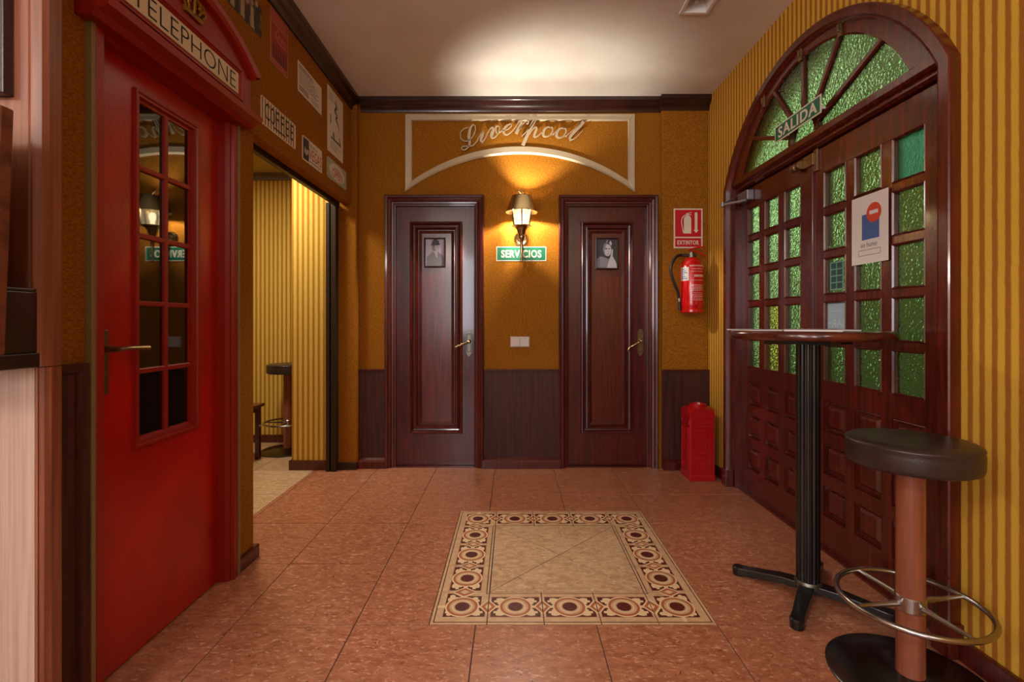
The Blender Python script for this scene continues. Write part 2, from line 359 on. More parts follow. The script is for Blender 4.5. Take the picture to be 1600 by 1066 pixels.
FX0 = -1.504
for i in range(-4, 4):
    for j in range(-7, 5):
        a0, a1, b0, b1 = T0x + i * TP, T0x + (i + 1) * TP, T0y + j * TP, T0y + (j + 1) * TP
        a0, a1, b1 = max(a0, FX0), min(a1, 1.56), min(b1, 3.76)
        if a1 <= a0 or b1 <= b0: continue
        if a1 <= MX0 + 1e-4 or a0 >= MX1 - 1e-4 or b1 <= MY0 + 1e-4 or b0 >= MY1 - 1e-4: tile(a0, a1, b0, b1, TILE)
        else:
            if b1 > MY1: tile(a0, a1, MY1, b1, TILE); b1 = MY1
            if a0 < MX0: tile(a0, MX0, b0, b1, TILE)
for i in range(-4, 0):                                       # pale tiles of the side room and the bar side
    for j in range(-7, 7):
        a0, a1, b0, b1 = FX0 + i * TP, FX0 + (i + 1) * TP, T0y + j * TP, min(T0y + (j + 1) * TP, 4.48)
        if b1 > b0: tile(a0, a1, b0, b1, TILEC)

# medallion border tiles, one mesh for a side tile and one for a corner tile
S5 = SQ / 5
def leaf_poly(cu, cv, du, dv, flip):
    pts = [(-.30, -.42), (-.05, -.50), (.18, -.40), (.20, -.22), (.42, -.26), (.50, -.02), (.36, .10), (.46, .30), (.30, .46), (.10, .38), (-.02, .50), (-.24, .40), (-.22, .20), (-.44, .16), (-.46, -.10), (-.30, -.16)]
    return [(cu + p[0] * du * (-1 if flip[0] else 1), cv + p[1] * dv * (-1 if flip[1] else 1)) for p in pts]
def border_mesh(corner):
    mb = MB(); M = lambda u, v, n: ((u - .5) * S5, (v - .5) * S5, n); g = .009
    mb.box(-(.5 - g) * S5, (.5 - g) * S5, -(.5 - g) * S5, (.5 - g) * S5, -.006, 0, 0)
    e = .0001; z1, z2, z3, z4, z5, z6 = [e * k for k in range(1, 7)]
    mb.rect(g if not corner else .07, 1 - g, .055, .075, M, z1, 1)
    if corner: mb.rect(.055, .075, .055, 1 - g, M, z1, 1)
    if not corner:
        mb.rect(g, 1 - g, .935, .955, M, z1, 1); mb.rect(g, 1 - g, .83, .84, M, z1, 3); mb.rect(g, 1 - g, .20, .21, M, z1, 3)
    else: mb.rect(.935, 1 - g, .935, .955, M, z1, 1); mb.rect(.935, .955, .935, 1 - g, M, z1, 1)
    cu, cv = .5, .52
    if corner: cu = .52
    for fu in (0, 1):
        for fv in (0, 1):
            u0, u1 = ((.05, .46) if not (corner and not fu) else (.2, .48)) if not fu else ((.54, .95) if not corner else (.56, .95))
            if corner and not fu: u0, u1 = .2, .48
            v0, v1 = (.215, .48) if not fv else (.56, .825 if not (corner) else .95)
            if corner and fu and fv: u1 = v1 = .86
            mb.rect(u0, u1, v0, v1, M, z1, 1)
            lu, lv = (u0 + u1) / 2 + (-.02 if not fu else .02), (v0 + v1) / 2 + (-.0 if not fv else .0)
            mb.flat(leaf_poly(lu, lv, (u1 - u0) * .74, (v1 - v0) * .80, (fu, fv)), M, z2, 2)
    for du, dv in ((0, 1), (0, -1), (1, 0), (-1, 0)):
        a = .038; mb.rect(cu - (a if du == 0 else 0) + (0 if du <= 0 else 0) - (.45 if du < 0 else 0), cu + (a if du == 0 else 0) + (.45 if du > 0 else 0),
                          cv - (a if dv == 0 else 0) - (.3 if dv < 0 else 0), cv + (a if dv == 0 else 0) + (.3 if dv > 0 else 0), M, z3, 2)
    dia = [(1, cv, 1), (0, cv, -1)] if not corner else [(1, cv, 1)]
    def half(u, v, a, b, s, z, mi): mb.flat([(u - s * g, v - b), (u - s * a, v), (u - s * g, v + b)], M, z, mi)
    for u, v, s in dia:
        half(u, v, .17, .23, s, z4, 2); half(u, v, .13, .18, s, z5, 3); half(u, v, .065, .09, s, z6, 2)
    if corner:
        for a, z, mi in ((.20, z4, 2), (.145, z5, 3), (.07, z6, 2)): mb.flat([(cu - a * 1.35, 1 - g), (cu, 1 - a), (cu + a * 1.35, 1 - g)], M, z, mi)
    for r, z, mi in ((.315, z3 + e / 2, 2), (.285, z4, 3), (.235, z5, 0), (.19, z5 + e / 2, 2), (.165, z5 + .8 * e, 0), (.135, z6, 1)): mb.flat(disc(cu, cv, r, 28), M, z, mi)
    me = bpy.data.meshes.new('border_tile'); me.from_pydata(mb.v, [], mb.f)
    for m in (TILEB, MARO, LEAF, ORAN): me.materials.append(m)
    for p, mi in zip(me.polygons, mb.m): p.material_index = mi
    me.update(); return me
me_side, me_corner = border_mesh(False), border_mesh(True)
cx, cy = (MX0 + MX1) / 2, (MY0 + MY1) / 2
for k in range(4):
    for i in range(5):
        if i == 4: continue
        o = bpy.data.objects.new('border_tile', me_corner if i == 0 else me_side); C.objects.link(o); o.parent = fl
        p = Vector(((i - 2) * S5, -2 * S5, 0)); p.rotate(Matrix.Rotation(k * pi / 2, 3, 'Z'))
        o.location = (cx + p.x, cy + p.y, 0); o.rotation_euler = (0, 0, k * pi / 2)
IN = 1.5 * S5 - .001
for k in range(4):
    a = Matrix.Rotation(k * pi / 2, 3, 'Z'); g = .0022
    tri = [Vector((-IN + 2.4 * g, -IN + g, 0)), Vector((IN - 2.4 * g, -IN + g, 0)), Vector((0, -1.4 * g, 0))]
    tri = [a @ p for p in tri]
    mb = MB(); mb.prism([(p.x, p.y) for p in tri], lambda u, v, n: (cx + u, cy + v, n), -.006, 0); mb.build('triangle_tile', TILEC, fl)

# ------------------------------------------------------------------ shell
GX0, GX1, GY0, GY1 = .935, 1.06, 2.46, 2.645                  # recess of the ceiling light
cm = MB()
cm.box(-3.6, GX0, -3.5, 3.85, ZC, ZC + .15).box(GX1, 1.6, -3.5, 3.85, ZC, ZC + .15).box(GX0, GX1, -3.5, GY0, ZC, ZC + .15).box(GX0, GX1, GY1, 3.85, ZC, ZC + .15).box(GX0, GX1, GY0, GY1, ZC + .1, ZC + .15)
cm.build('ceiling', CEIL, kind='structure', label='plain cream painted ceiling over the hallway', cat='ceiling', loc=(0, 0, ZC))

D1, D2 = (bx(602, 3.69), bx(756, 3.69)), (bx(873, 3.69), bx(1027, 3.69)); DT = bz(305, 3.68)
wb = MB()
i_ = .05
for a, b, z0, z1 in ((-1.6, D1[0] + i_, 0, DT - i_), (D1[1] - i_, D2[0] + i_, 0, DT - i_), (D2[1] - i_, 1.6, 0, DT - i_), (-1.6, 1.6, DT - i_, ZC)): wb.box(a, b, YW, YW + .2, z0, z1)
wb.box(-1.6, 1.6, YW + .13, YW + .2, 0, DT)  # added backing, blocks sky light leaking under the toilet door leaves
wbk = wb.build('wall_back', GOLD, kind='structure', label='gold textured back wall between and above the two mahogany doors', cat='wall', loc=(0, YW, 0))
PXR = bx(1034, 3.67)
MB().box(PXR, XR, 3.665, YW, 0, ZC).build('wall_projection', GOLD, wbk, bevel=.012)
MB().box(-1.352, bx(558, 3.655), 3.645, YW, 0, ZC).build('corner_pilaster', GOLD, wbk, bevel=.012)
DZ = bz(577, 3.68)
for a, b, Y in ((bx(556, 3.68), D1[0] + .01, YW), (D1[1] - .01, D2[0] + .01, YW), (PXR - .0, XR - .002, 3.665)):
    MB().box(a, b, Y - .016, Y + .002, 0, DZ - .012).build('wainscot_panel', DADO, wbk)
    MB().box(a, b, Y - .024, Y + .002, DZ - .012, DZ).build('wainscot_cap', MAHO, wbk, bevel=.004)
    m_ = MB(); M = back(Y)
    pr = [(.0, .016), (.0, .045), (.052, .045), (.066, .036), (.072, .026), (.078, .016)]
    m_.sweep([[M(a, z, n), M(b, z, n)] for z, n in pr]); m_.add([M(a, z, n) for z, n in pr], [tuple(range(6))]); m_.add([M(b, z, n) for z, n in pr], [tuple(range(6))])
    m_.build('baseboard_strip', MAHO, wbk)
MB().box(-1.35, bx(558, 3.64), 3.625, 3.645, 0, .055).build('baseboard_strip', ALU, wbk, bevel=.003)

# left wall with the telephone door and the wide opening
wl = MB(); HZ = 2.01
wl.box(XL - .1, XL, 1.19, 1.44, 0, ZC).box(XL - .07, XL, 2.085, 2.28, 0, HZ).box(XL - .07, XL, 1.44, 3.645, HZ, ZC)
wll = wl.build('wall_left', GOLD, kind='structure', label='gold textured left wall above the opening, hung with posters', cat='wall', loc=(XL, 2.5, 0), bevel=.008)
MB().box(XL - .10, XL + .018, 2.13, 2.298, 0, .062).build('baseboard_strip', MAHO, wll, bevel=.005)
mb = MB(); M = left(XL); mb.slab(1.262, 1.370, 0, 1.002, M, 0, .012)
mb.rings(1.262, 1.370, .06, 1.002, [(0, .012), (0, .022), (.022, .02), (.028, .012)], M); mb.build('wainscot_panel', DADO, wll)
MB().box(XL - .10, XL - .07, 2.30, 3.60, HZ - .028, HZ + .04).build('sliding_track', ALU, wll)

crp = [(0, -.10), (.012, -.10), (.016, -.078), (.03, -.066), (.046, -.05), (.052, -.03), (.058, -.026), (.06, 0)]
m_ = MB(); M = back(YW); m_.sweep([[M(-1.17, ZC + h, n), M(PXR, ZC + h, n)] for n, h in crp]); m_.build('trim_1', CROWN, kind='structure', smooth=True, angle=50, label='dark wooden crown moulding along the back wall under the ceiling', cat='crown moulding')
m_ = MB(); M = back(3.665); m_.sweep([[M(PXR - .02, ZC + h, n), M(XR, ZC + h, n)] for n, h in crp])
m_.add([M(PXR - .02, ZC + h, n) for n, h in crp] + [M(PXR - .02, ZC, 0)], [tuple(range(9))])
m_.build('trim_2', CROWN, kind='structure', smooth=True, angle=50, label='short crown moulding piece above the fire extinguisher corner', cat='crown moulding')
m_ = MB(); M = left(XL); m_.sweep([[M(1.19, ZC + h, n), M(3.66, ZC + h, n)] for n, h in crp]); m_.build('trim_3', CROWN, kind='structure', smooth=True, angle=50, label='dark wooden crown moulding along the left wall above the posters', cat='crown moulding')

# right wall with arched opening
EC, ER, EW, EZ = 2.46, .94, .86, 1.63                         # exit arch: centre y, outer radius, half width, centre z
def arch(d, X, z0=0.0, seg=28):
    R, w = ER - d, EW - d; a = math.acos(w / R); pts = [(X, EC - w, z0)]
    for i in range(seg + 1):
        t = pi - a - (pi - 2 * a) * i / seg; pts.append((X, EC + R * cos(t), EZ + R * sin(t)))
    return pts + [(X, EC + w, z0)]
wr = MB(); wr.box(XR, XR + .13, -3.5, EC - EW + .03, 0, ZC).box(XR, XR + .13, EC + EW - .03, 3.85, 0, ZC)
ap = arch(.03, 0)[1:-1]
for p, q in zip(ap[:-1], ap[1:]):
    wr.hexa([(XR, p[1], p[2]), (XR + .13, p[1], p[2]), (XR + .13, q[1], q[2]), (XR, q[1], q[2]), (XR, p[1], ZC), (XR + .13, p[1], ZC), (XR + .13, q[1], ZC), (XR, q[1], ZC)])
wrr = wr.build('wall_right', STRY, kind='structure', label='yellow and brown striped right wall around the arched door', cat='wall', loc=(XR, 2, 0))
for a, b in ((-3.4, EC - EW - .002), (EC + EW + .01, 3.60)):
    MB().box(XR - .02, XR, a, b, 0, .075).build('baseboard_strip', MAHO, wrr, bevel=.005)

# bar room behind the camera and partition at the left edge of the picture
MB().box(-3.6, 1.62, -3.62, -3.5, 0, ZC).build('wall_near', HALL, kind='structure', label='plain wall of the bar room behind the camera', cat='wall')
MB().box(-3.72, -3.6, -3.62, 4.6, 0, ZC).build('wall_far_left', HALL, kind='structure', label='plain far left wall of the bar room', cat='wall')
pt = MB().box(-3.6, -1.16, 1.16, 1.19, 0, ZC).box(-3.6, XL - .1, 1.19, 1.44, 0, ZC).build('wall_partition', POST, kind='structure', label='wood clad partition end at the left edge of the picture', cat='wall')
PZ = bz(573, 1.15)
MB().box(-3.6, bx(54, 1.146), 1.146, 1.16, 0, PZ).build('lower_panel', PALE, pt)
MB().box(-3.6, bx(44, 1.15), 1.15, 1.16, PZ, ZC).build('upper_panel', POST, pt)
for z0, z1, yy in ((0, PZ - .002, 1.150), (PZ, ZC - .002, 1.144)):
    mb = MB(); x0 = bx(44 if z0 else 55, yy); x1 = -1.118
    mb.prism([(x0, yy), (x0 + .012, yy - .006), (x1 - .02, yy - .006), (x1 - .006, yy + .002), (x1, yy + .014), (x1, 1.19), (x0, 1.19)], lambda u, v, n: (u, v, n), z0, z1); mb.build('corner_moulding', POST, pt)

# side room seen through the opening
SR = MB(); SR.box(-3.6, -1.30, 4.474, 4.6, 0, ZC); SR = SR.build('wall_side_room', STRX, kind='structure', label='striped yellow wall at the back of the side room', cat='wall')
MB().box(-3.6, -1.6, 4.455, 4.474, 0, .07).build('baseboard_strip', MAHO, SR)
MB().box(-3.6, -1.6, 4.44, 4.474, bz(281, 4.45), bz(268, 4.45)).build('curtain_rail', GREYT, SR)
SP = MB().box(bx(456, 3.64), -1.36, 3.64, 4.474, 0, 2.5).build('wall_side_pier', STRX, kind='structure', label='brightly lit striped pier just inside the side room opening', cat='wall')
MB().box(bx(451, 3.62), -1.36, 3.622, 4.474, 0, .072).build('baseboard_strip', MAHO, SP)
MB().box(-3.6, -1.30, 2.2, 4.6, 2.5, 2.6).build('ceiling_side_room', SIDEC, kind='structure', label='yellowish lower ceiling of the side room', cat='ceiling')
MB().box(-3.6, -1.30, 2.16, 2.22, 0, ZC).build('wall_side_divider', GOLD, kind='structure', label='dividing wall between bar and side room', cat='wall')
MB().box(-1.40, -1.372, 3.585, 3.64, 0, HZ).build('trim_4', ALU, kind='structure', label='dark metal sliding door jamb nearest the striped pier', cat='door jamb', bevel=.002)
MB().box(-1.362, -1.325, 3.585, 3.643, 0, HZ).build('trim_5', ALU, kind='structure', label='dark metal sliding door jamb beside the gold pilaster', cat='door jamb', bevel=.002)

# ------------------------------------------------------------------ the two mahogany doors
def lever(parent, x, z, Y, plate_m, lever_m, drop, curl):
    esc = MB(); M = back(Y)
    w, h = .022, .105
    poly = [(x - w, z - h + .03), (x - w, z + h - .03), (x - w * .7, z + h - .02), (x - w * .45, z + h - .005), (x, z + h), (x + w * .45, z + h - .005), (x + w * .7, z + h - .02), (x + w, z + h - .03), (x + w, z - h + .03), (x + w * .7, z - h + .02), (x + w * .45, z - h + .005), (x, z - h), (x - w * .45, z - h + .005), (x - w * .7, z - h + .02)]
    esc.prism(poly, M, 0, .006); esc.rings(x - w * .8, x + w * .8, z - h * .68, z + h * .68, [(0, .006), (.002, .009), (.004, .006)], M)
    e = esc.build('escutcheon', plate_m, parent)
    lv = MB(); zz = z + .012; lv.lathe([(.016, 0), (.016, -.006), (.011, -.012), (.009, -.045)], (x, Y - .006, zz), 14, 'Y')
    pts = [(x, Y - .05, zz), (x - .03, Y - .054, zz - drop * .25), (x - .065, Y - .054, zz - drop * .62), (x - .1, Y - .05, zz - drop)]
    if curl: pts.append((x - .106, Y - .048, zz - drop - .022))
    lv.tube(spline(pts, 5), [.0085 + .0015 * sin(i * 1.9) for i in range(5 * (len(pts) - 1) + 1)], 10); lv.build('lever', lever_m, e, smooth=True)
def toilet_door(nm, d, leafpx, mpx, label, plate_m, lever_m, hx, hz, drop, curl):
    Yl = 3.738
    t = thing(nm, ((d[0] + d[1]) / 2, YW, 0), label, 'door', kind='structure')
    mb = MB(); mb.rings(d[0], d[1], 0, DT, [(0, 0), (0, .034), (.006, .040), (.020, .036), (.024, .028), (.030, .030), (.044, .024), (.050, .012), (.062, .010), (.066, -.002), (.076, -.004), (.078, -.045)], back(YW), bottom=False); mb.build('casing', MAHO, t)
    a, b = d[0] + .078, d[1] - .078; zt = DT - .078
    m0, m1 = bx(mpx[0], Yl), bx(mpx[1], Yl); z0, z1 = bz(677, Yl), bz(347, Yl)
    mb = MB(); M = back(Yl)
    mb.slab(a, m0, .008, zt, M, -.04, 0).slab(m1, b, .008, zt, M, -.04, 0).slab(m0, m1, .008, z0, M, -.04, 0).slab(m0, m1, z1, zt, M, -.04, 0)
    lf = mb.build('leaf', MAHO, t)
    mb = MB(); mb.rings(m0, m1, z0, z1, [(-.004, 0), (.002, .018), (.010, .020), (.016, .012), (.022, -.006), (.034, -.010), (.038, .006), (.048, .008), (.053, -.002), (.058, -.018), (.064, -.018), (.068, -.010), (.086, -.020), (.088, -.026)], M); mb.build('panel_moulding', MAHO, lf)
    MB().slab(m0 + .085, m1 - .085, z0 + .085, z1 - .085, M, -.04, -.022).build('centre_panel', MAHP, lf)
    lever(t, bx(hx, 3.72), bz(hz, 3.72), Yl, plate_m, lever_m, drop, curl)
    MB().box(a, b, YW - .01, YW + .06, 0, .004).build('threshold', MAHO, t)
    return t
toilet_door('door_1', D1, (618, 740), (641, 722), 'left mahogany toilet door with portrait of a man in a bowler hat', PEWTER, BRASS, 732.5, 536, .045, False)
toilet_door('door_2', D2, (888, 1010), (908, 989), 'right mahogany toilet door with portrait of a woman', BRASSD, BRASS, 1001.5, 535, .055, True)

def portrait(name, px, Y, label, woman):
    M = back(Y); u0, u1, v0, v1 = bx(px[0], Y), bx(px[2], Y), bz(px[3], Y), bz(px[1], Y); t = thing(name, ((u0 + u1) / 2, Y, v0), label, 'picture')
    mb = MB(); mb.rings(u0, u1, v0, v1, [(0, -.004), (0, .012), (.006, .014), (.011, .006)], M); mb.build('picture_frame', PWOOD, t)
    w, h = u1 - u0 - .02, v1 - v0 - .02; A = lambda p: [(u0 + .01 + x * w, v0 + .01 + y * h) for x, y in p]
    mb = MB(); mb.slab(u0 + .004, u1 - .004, v0 + .004, v1 - .004, M, -.003, .004, 0); e = .0005; k = .004
    if not woman:
        L_ = [([(0.05, 0), (.06, .34), (.3, .48), (.42, .58), (.62, .55), (.9, .42), (1, .3), (1, 0)], 2), ([(.36, .55), (.48, .5), (.6, .3), (.66, .5), (.62, .56)], 1), (disc(.52, .66, .135, 18, .16), 1),
              ([(.36, .62), (.34, .78), (.5, .78), (.5, .56), (.42, .56)], 2), ([(.26, .79), (.34, .82), (.36, .93), (.46, 1), (.62, .99), (.72, .93), (.74, .84), (.8, .8), (.66, .77), (.4, .76)], 3), ([(.42, .71), (.5, .72), (.5, .70), (.42, .69)], 3), ([(.56, .72), (.64, .72), (.64, .70), (.56, .70)], 3), ([(.48, .58), (.58, .58), (.57, .6), (.49, .6)], 3), (disc(.84, .15, .015, 8, .02), 1)]
        cols = [PBG, PLIGHT, PGREY, PDARK]
    else:
        L_ = [([(.0, 0), (0, .3), (.2, .42), (.42, .36), (.62, .3), (.62, 0)], 2), ([(.5, 0), (.62, .3), (.75, .45), (.95, .2), (1, 0)], 1), ([(.18, .4), (.12, .7), (.2, .92), (.42, 1), (.68, .98), (.8, .82), (.8, .6), (.6, .36)], 3), (disc(.53, .62, .21, 18, .19), 1), ([(.3, .62), (.36, .84), (.5, .86), (.4, .62), (.4, .45)], 2),
              ([(.6, .3), (.66, .36), (.76, .66), (.8, .62), (.78, .4), (.7, .26)], 1), ([(.42, .68), (.52, .69), (.52, .65), (.42, .64)], 3), ([(.58, .68), (.66, .68), (.66, .65), (.58, .65)], 3), ([(.5, .46), (.6, .47), (.6, .5), (.5, .49)], 2), ([(.54, .6), (.57, .54), (.52, .54)], 2), ([(.44, .86), (.5, .98), (.56, .97), (.52, .86)], 2), ([(.6, .86), (.68, .95), (.74, .84), (.7, .76)], 1)]
        cols = [PDARK, PLIGHT, PGREY, PDARK]
    for p, mi in L_: k += e; mb.flat(A(p), M, k, mi)
    mb.build('photograph', cols, t)
portrait('portrait_picture', (663, 372, 696, 418), 3.752, 'grey portrait of a man in bowler hat on the left toilet door', False)
portrait('portrait_picture', (930, 372, 966, 421), 3.742, 'framed dark portrait of a woman on the right toilet door', True)

# ------------------------------------------------------------------ telephone door
XF = -1.212; XD = -1.27
td = thing('door_3', (XL, 1.755, 0), 'glossy red telephone box door with glazed panes and arched sign', 'door', kind='structure')
M = left(0)
Y0, Y1 = 1.394, 2.118
mb = MB(); mb.rings(Y0, Y1, 0, 2.03, [(0, XL), (0, XF - .006), (.006, XF), (.03, XF), (.034, XF - .012), (.044, XF - .012), (.05, XF - .03), (.054, XD - .005)], M, bottom=False); mb.build('door_frame', REDF, td)
for a, b in ((1.380, 1.394), (2.118, 2.134)): MB().box(XL, XF + .002, a, b, 0, 2.02).build('edge_trim', OLIVE, td, bevel=.002)
La, Lb, Gz0, Gz1, Ga, Gb = Y0 + .054, Y1 - .054, .715, 1.885, 1.628, 1.912
mb = MB(); P = left(XD)
mb.slab(La, Ga, .008, 2.0, P, -.04, 0).slab(Gb, Lb, .008, 2.0, P, -.04, 0).slab(Ga, Gb, .008, Gz0, P, -.04, 0).slab(Ga, Gb, Gz1, 2.0, P, -.04, 0); tl = mb.build('leaf', RED, td)
mb = MB(); mb.rings(Ga - .022, Gb + .022, Gz0 - .022, Gz1 + .022, [(0, 0), (.002, .010), (.010, .010), (.014, .004), (.022, .004), (.026, -.010), (.034, -.012), (.036, -.022)], P); mb.build('glazing_moulding', REDF, tl)
ga, gb, gz0, gz1 = Ga + .012, Gb - .012, Gz0 + .012, Gz1 - .012
mb = MB(); mc = (ga + gb) / 2; mb.slab(mc - .009, mc + .009, gz0, gz1, P, -.02, -.006)
ph = (gz1 - gz0 - 4 * .018) / 5
for r in range(1, 5): z = gz0 + r * (ph + .018); mb.slab(ga, gb, z - .018, z, P, -.02, -.007)
mb.build('glazing_bars', REDF, tl, bevel=.003)
for r in range(5):
    for a, b in ((ga, mc - .009), (mc + .009, gb)):
        z = gz0 + r * (ph + .018); MB().slab(a, b, z, z + ph, P, -.03, -.017).build('pane', BLACKG, tl)
mb = MB(); hy, hz = 1.487, 1.035; mb.slab(hy - .016, hy + .016, hz - .14, hz + .06, P, 0, .006); es = mb.build('escutcheon', BRASSD, tl, bevel=.002)
mb = MB(); mb.lathe([(.013, 0), (.010, .012), (.009, .045)], (XD + .005, hy, hz), 12, 'X'); mb.tube(spline([(XD + .05, hy, hz), (XD + .055, hy + .03, hz + .002), (XD + .055, hy + .075, hz + .001), (XD + .053, hy + .115, hz - .001)], 4), [.008, .008, .0075, .0075, .007, .007, .007, .0072, .0075, .008, .009, .0095, .0098], 10); mb.build('lever', BRASSD, es, smooth=True)
# lintel, sign and arched pediment
XF = -1.195; A0, A1 = 1.345, 2.165
mb = MB(); pr = [(XL, 1.985), (XF + .012, 1.985), (XF + .03, 2.0), (XF + .062, 2.012), (XF + .066, 2.036), (XF + .045, 2.044), (XF + .04, 2.05), (XL, 2.05)]
mb.add([(x, A0, z) for x, z in pr] + [(x, A1, z) for x, z in pr], [tuple(range(8)), tuple(range(8, 16))] + [(i, (i + 1) % 8, 8 + (i + 1) % 8, 8 + i) for i in range(8)]); mb.build('lintel_cornice', REDF, td)
YC_, HS = (A0 + A1) / 2, (A1 - A0) / 2
def parc(z_edge, rise, hs, k=20): 
    R = (hs * hs + rise * rise) / (2 * rise); a = math.asin(hs / R)
    return [(YC_ + R * sin(-a + 2 * a * i / k), z_edge + rise - R + R * cos(-a + 2 * a * i / k)) for i in range(k + 1)]
XP = XF + .022
body_arc = parc(2.20, .128, HS - .02)
mb = MB(); mb.prism([(A0 + .02, 2.045)] + body_arc + [(A1 - .02, 2.045)], left(0), XL, XP); mb.build('pediment_board', REDF, td)
mb = MB(); lo_, hi_ = parc(2.198, .130, HS - .018), parc(2.222, .140, HS + .012)
mb.sweep([[(XL, p[0], p[1]) for p in lo_], [(XP + .022, p[0], p[1]) for p in lo_], [(XP + .03, p[0], (p[1] * .5 + q[1] * .5)) for p, q in zip(lo_, hi_)], [(XP + .034, p[0], p[1]) for p in hi_], [(XL, p[0], p[1]) for p in hi_]])
for i in (0, -1): mb.add([(XL, *lo_[i]), (XP + .022, *lo_[i]), (XP + .034, *hi_[i]), (XL, *hi_[i])], [(0, 1, 2, 3)])
mb.build('arched_cap', REDF, td)
PP = left(XP); sa, sb, sz0, sz1 = 1.455, 2.045, 2.092, 2.178
mb = MB(); mb.rings(sa - .03, sb + .03, sz0 - .024, sz1 + .024, [(0, 0), (.002, .010), (.008, .010), (.012, .004), (.018, .006), (.022, .002), (.026, .0)], PP); mb.build('sign_moulding', REDF, td)
mb = MB(); mb.slab(sa - .004, sb + .004, sz0, sz1, PP, -.002, .0015, 0); text(mb, 'TELEPHONE', sa + .018, sb - .018, sz0 + .01, sz1 - .01, PP, .0022, 1, bold=-.012); mb.build('sign_panel', [CREAMT, BLACK], td)
# gilt crown emblem
mb = MB(); cu, cz = YC_, 2.252
mb.prism([(cu - .045, cz - .022), (cu + .045, cz - .022), (cu + .05, cz - .004), (cu - .05, cz - .004)], PP, 0, .010)
for u in (-.05, -.028, 0, .028, .05):
    mb.lathe([(0, -.0085), (.007, -.005), (.009, 0), (.007, .005), (0, .0085)], (XP + .008, cu + u, cz + (.026 if u else .058)), 10)
for s in (-1, 1):
    for w in (.05, .028): mb.tube(spline([(XP + .006, cu + s * w * .9, cz), (XP + .009, cu + s * w * 1.25, cz + .022), (XP + .010, cu + s * w * .7, cz + .046), (XP + .010, cu, cz + .046)], 4), .0055, 8)
mb.tube([(XP + .008, cu, cz - .01), (XP + .010, cu, cz + .05)], .006, 8); mb.prism([(cu - .004, cz + .06), (cu + .004, cz + .06), (cu + .004, cz + .082), (cu - .004, cz + .082)], PP, .003, .01); mb.prism([(cu - .012, cz + .068), (cu + .012, cz + .068), (cu + .012, cz + .076), (cu - .012, cz + .076)], PP, .003, .01)
mb.build('crown_emblem', mat('tarnished_gilt', (150, 112, 44), 0.4, 0.8, bump=.4, bscale=200), td, smooth=True)

# ------------------------------------------------------------------ exit door
XE = 1.534
ed = thing('door_4', (XR, EC, 0), 'arched double exit door of red mahogany with green hammered glass panes', 'door', kind='structure')
prof = [(0, XR), (0, XR - .036), (.004, XR - .04), (.040, XR - .04), (.044, XR - .030), (.052, XR - .033), (.058, XR - .022), (.062, XR + .0), (.062, XR + .07)]
MB().sweep([arch(d, x) for d, x in prof]).build('casing', EXIT, ed, smooth=True, angle=30)
for y0 in (EC - EW - .012, EC + EW - .062): MB().box(XR - .05, XR + .01, y0, y0 + .072, 0, .115).build('plinth_block', EXIT, ed, bevel=.004)
hw = EW - .062
for s in (-1, 1):
    a, b = sorted((EC + s * hw, EC + s * (hw - .022))); MB().box(XR + .005, XE + .04, a, b, 0, 2.0).build('jamb_strip', EXIT, ed)
# transom beam
mb = MB(); TB0, TB1 = 1.993, 2.055
pr = [(XE + .03, TB0), (XR + .03, TB0), (XR + .012, TB0 + .008), (XR + .012, TB0 + .02), (XR - .004, TB0 + .024), (XR - .018, TB0 + .032), (XR - .018, TB1), (XE + .03, TB1)]
ya, yb = EC - hw - .005, EC + hw + .005
mb.add([(x, ya, z) for x, z in pr] + [(x, yb, z) for x, z in pr], [tuple(range(8)), tuple(range(8, 16))] + [(i, (i + 1) % 8, 8 + (i + 1) % 8, 8 + i) for i in range(8)]); mb.build('transom_beam', EXIT, ed)
MB().box(XE + .03, XE + .05, ya, yb, 1.955, 2.01).build('leak_strip', EXIT, ed)  # strip added behind the leaf tops to block sky light through the gap
MB().box(XR + .02, XE + .05, ya, yb, 0, .010).build('threshold', EXIT, ed)
# lunette
LX = XR - .014; GW_, GT = .66, 2.472; GR = (GW_ ** 2 + (GT - TB1) ** 2) / (2 * (GT - TB1)); GZ = GT - GR
def larc(R, zc, half, X, k=28):
    a = math.asin(min(1, half / R)); return [(X, EC + R * sin(-a + 2 * a * i / k), zc + R * cos(-a + 2 * a * i / k)) for i in range(k + 1)]
RO = ER - .060; ho = sqrt(RO ** 2 - (TB1 - EZ) ** 2)
lu = MB().sweep([larc(RO, EZ, ho, XE), larc(RO, EZ, ho, LX), larc(GR + .008, GZ, GW_ + .006, LX), larc(GR, GZ, GW_, LX + .008), larc(GR, GZ, GW_, XE)]).build('lunette_frame', EXIT, ed, smooth=True, angle=30)
HC = (EC, TB1 + .008); HR = .125
angs = [radians(v) for v in (20.5, 53, 90, 127, 159.5)]
def rim(t):                                                   # glass edge along direction t from the hub
    dx, dz = cos(t), sin(t); ox, oz = 0, HC[1] - GZ; b = ox * dx + oz * dz; c = ox * ox + oz * oz - GR * GR; k = -b + sqrt(b * b - c)
    if dz * k + HC[1] < TB1: k = (TB1 - HC[1]) / dz
    return k
for t in angs:
    k = rim(t) + .012; w = .0125; d = Vector((cos(t), sin(t))); n = Vector((-d.y, d.x)); p = Vector(HC) + d * (HR - .01); q = Vector(HC) + d * k
    mb = MB(); pts = [p + n * w, q + n * w, q - n * w, p - n * w]; mb.prism([tuple(v) for v in pts], right(0), -(LX + .03), -(LX + .002)); mb.build('spoke', EXIT, lu, bevel=.004)
mb = MB(); k = 12; hp = lambda r, X: [(X, HC[0] + r * cos(pi * i / k), HC[1] + r * sin(pi * i / k)) for i in range(k + 1)]
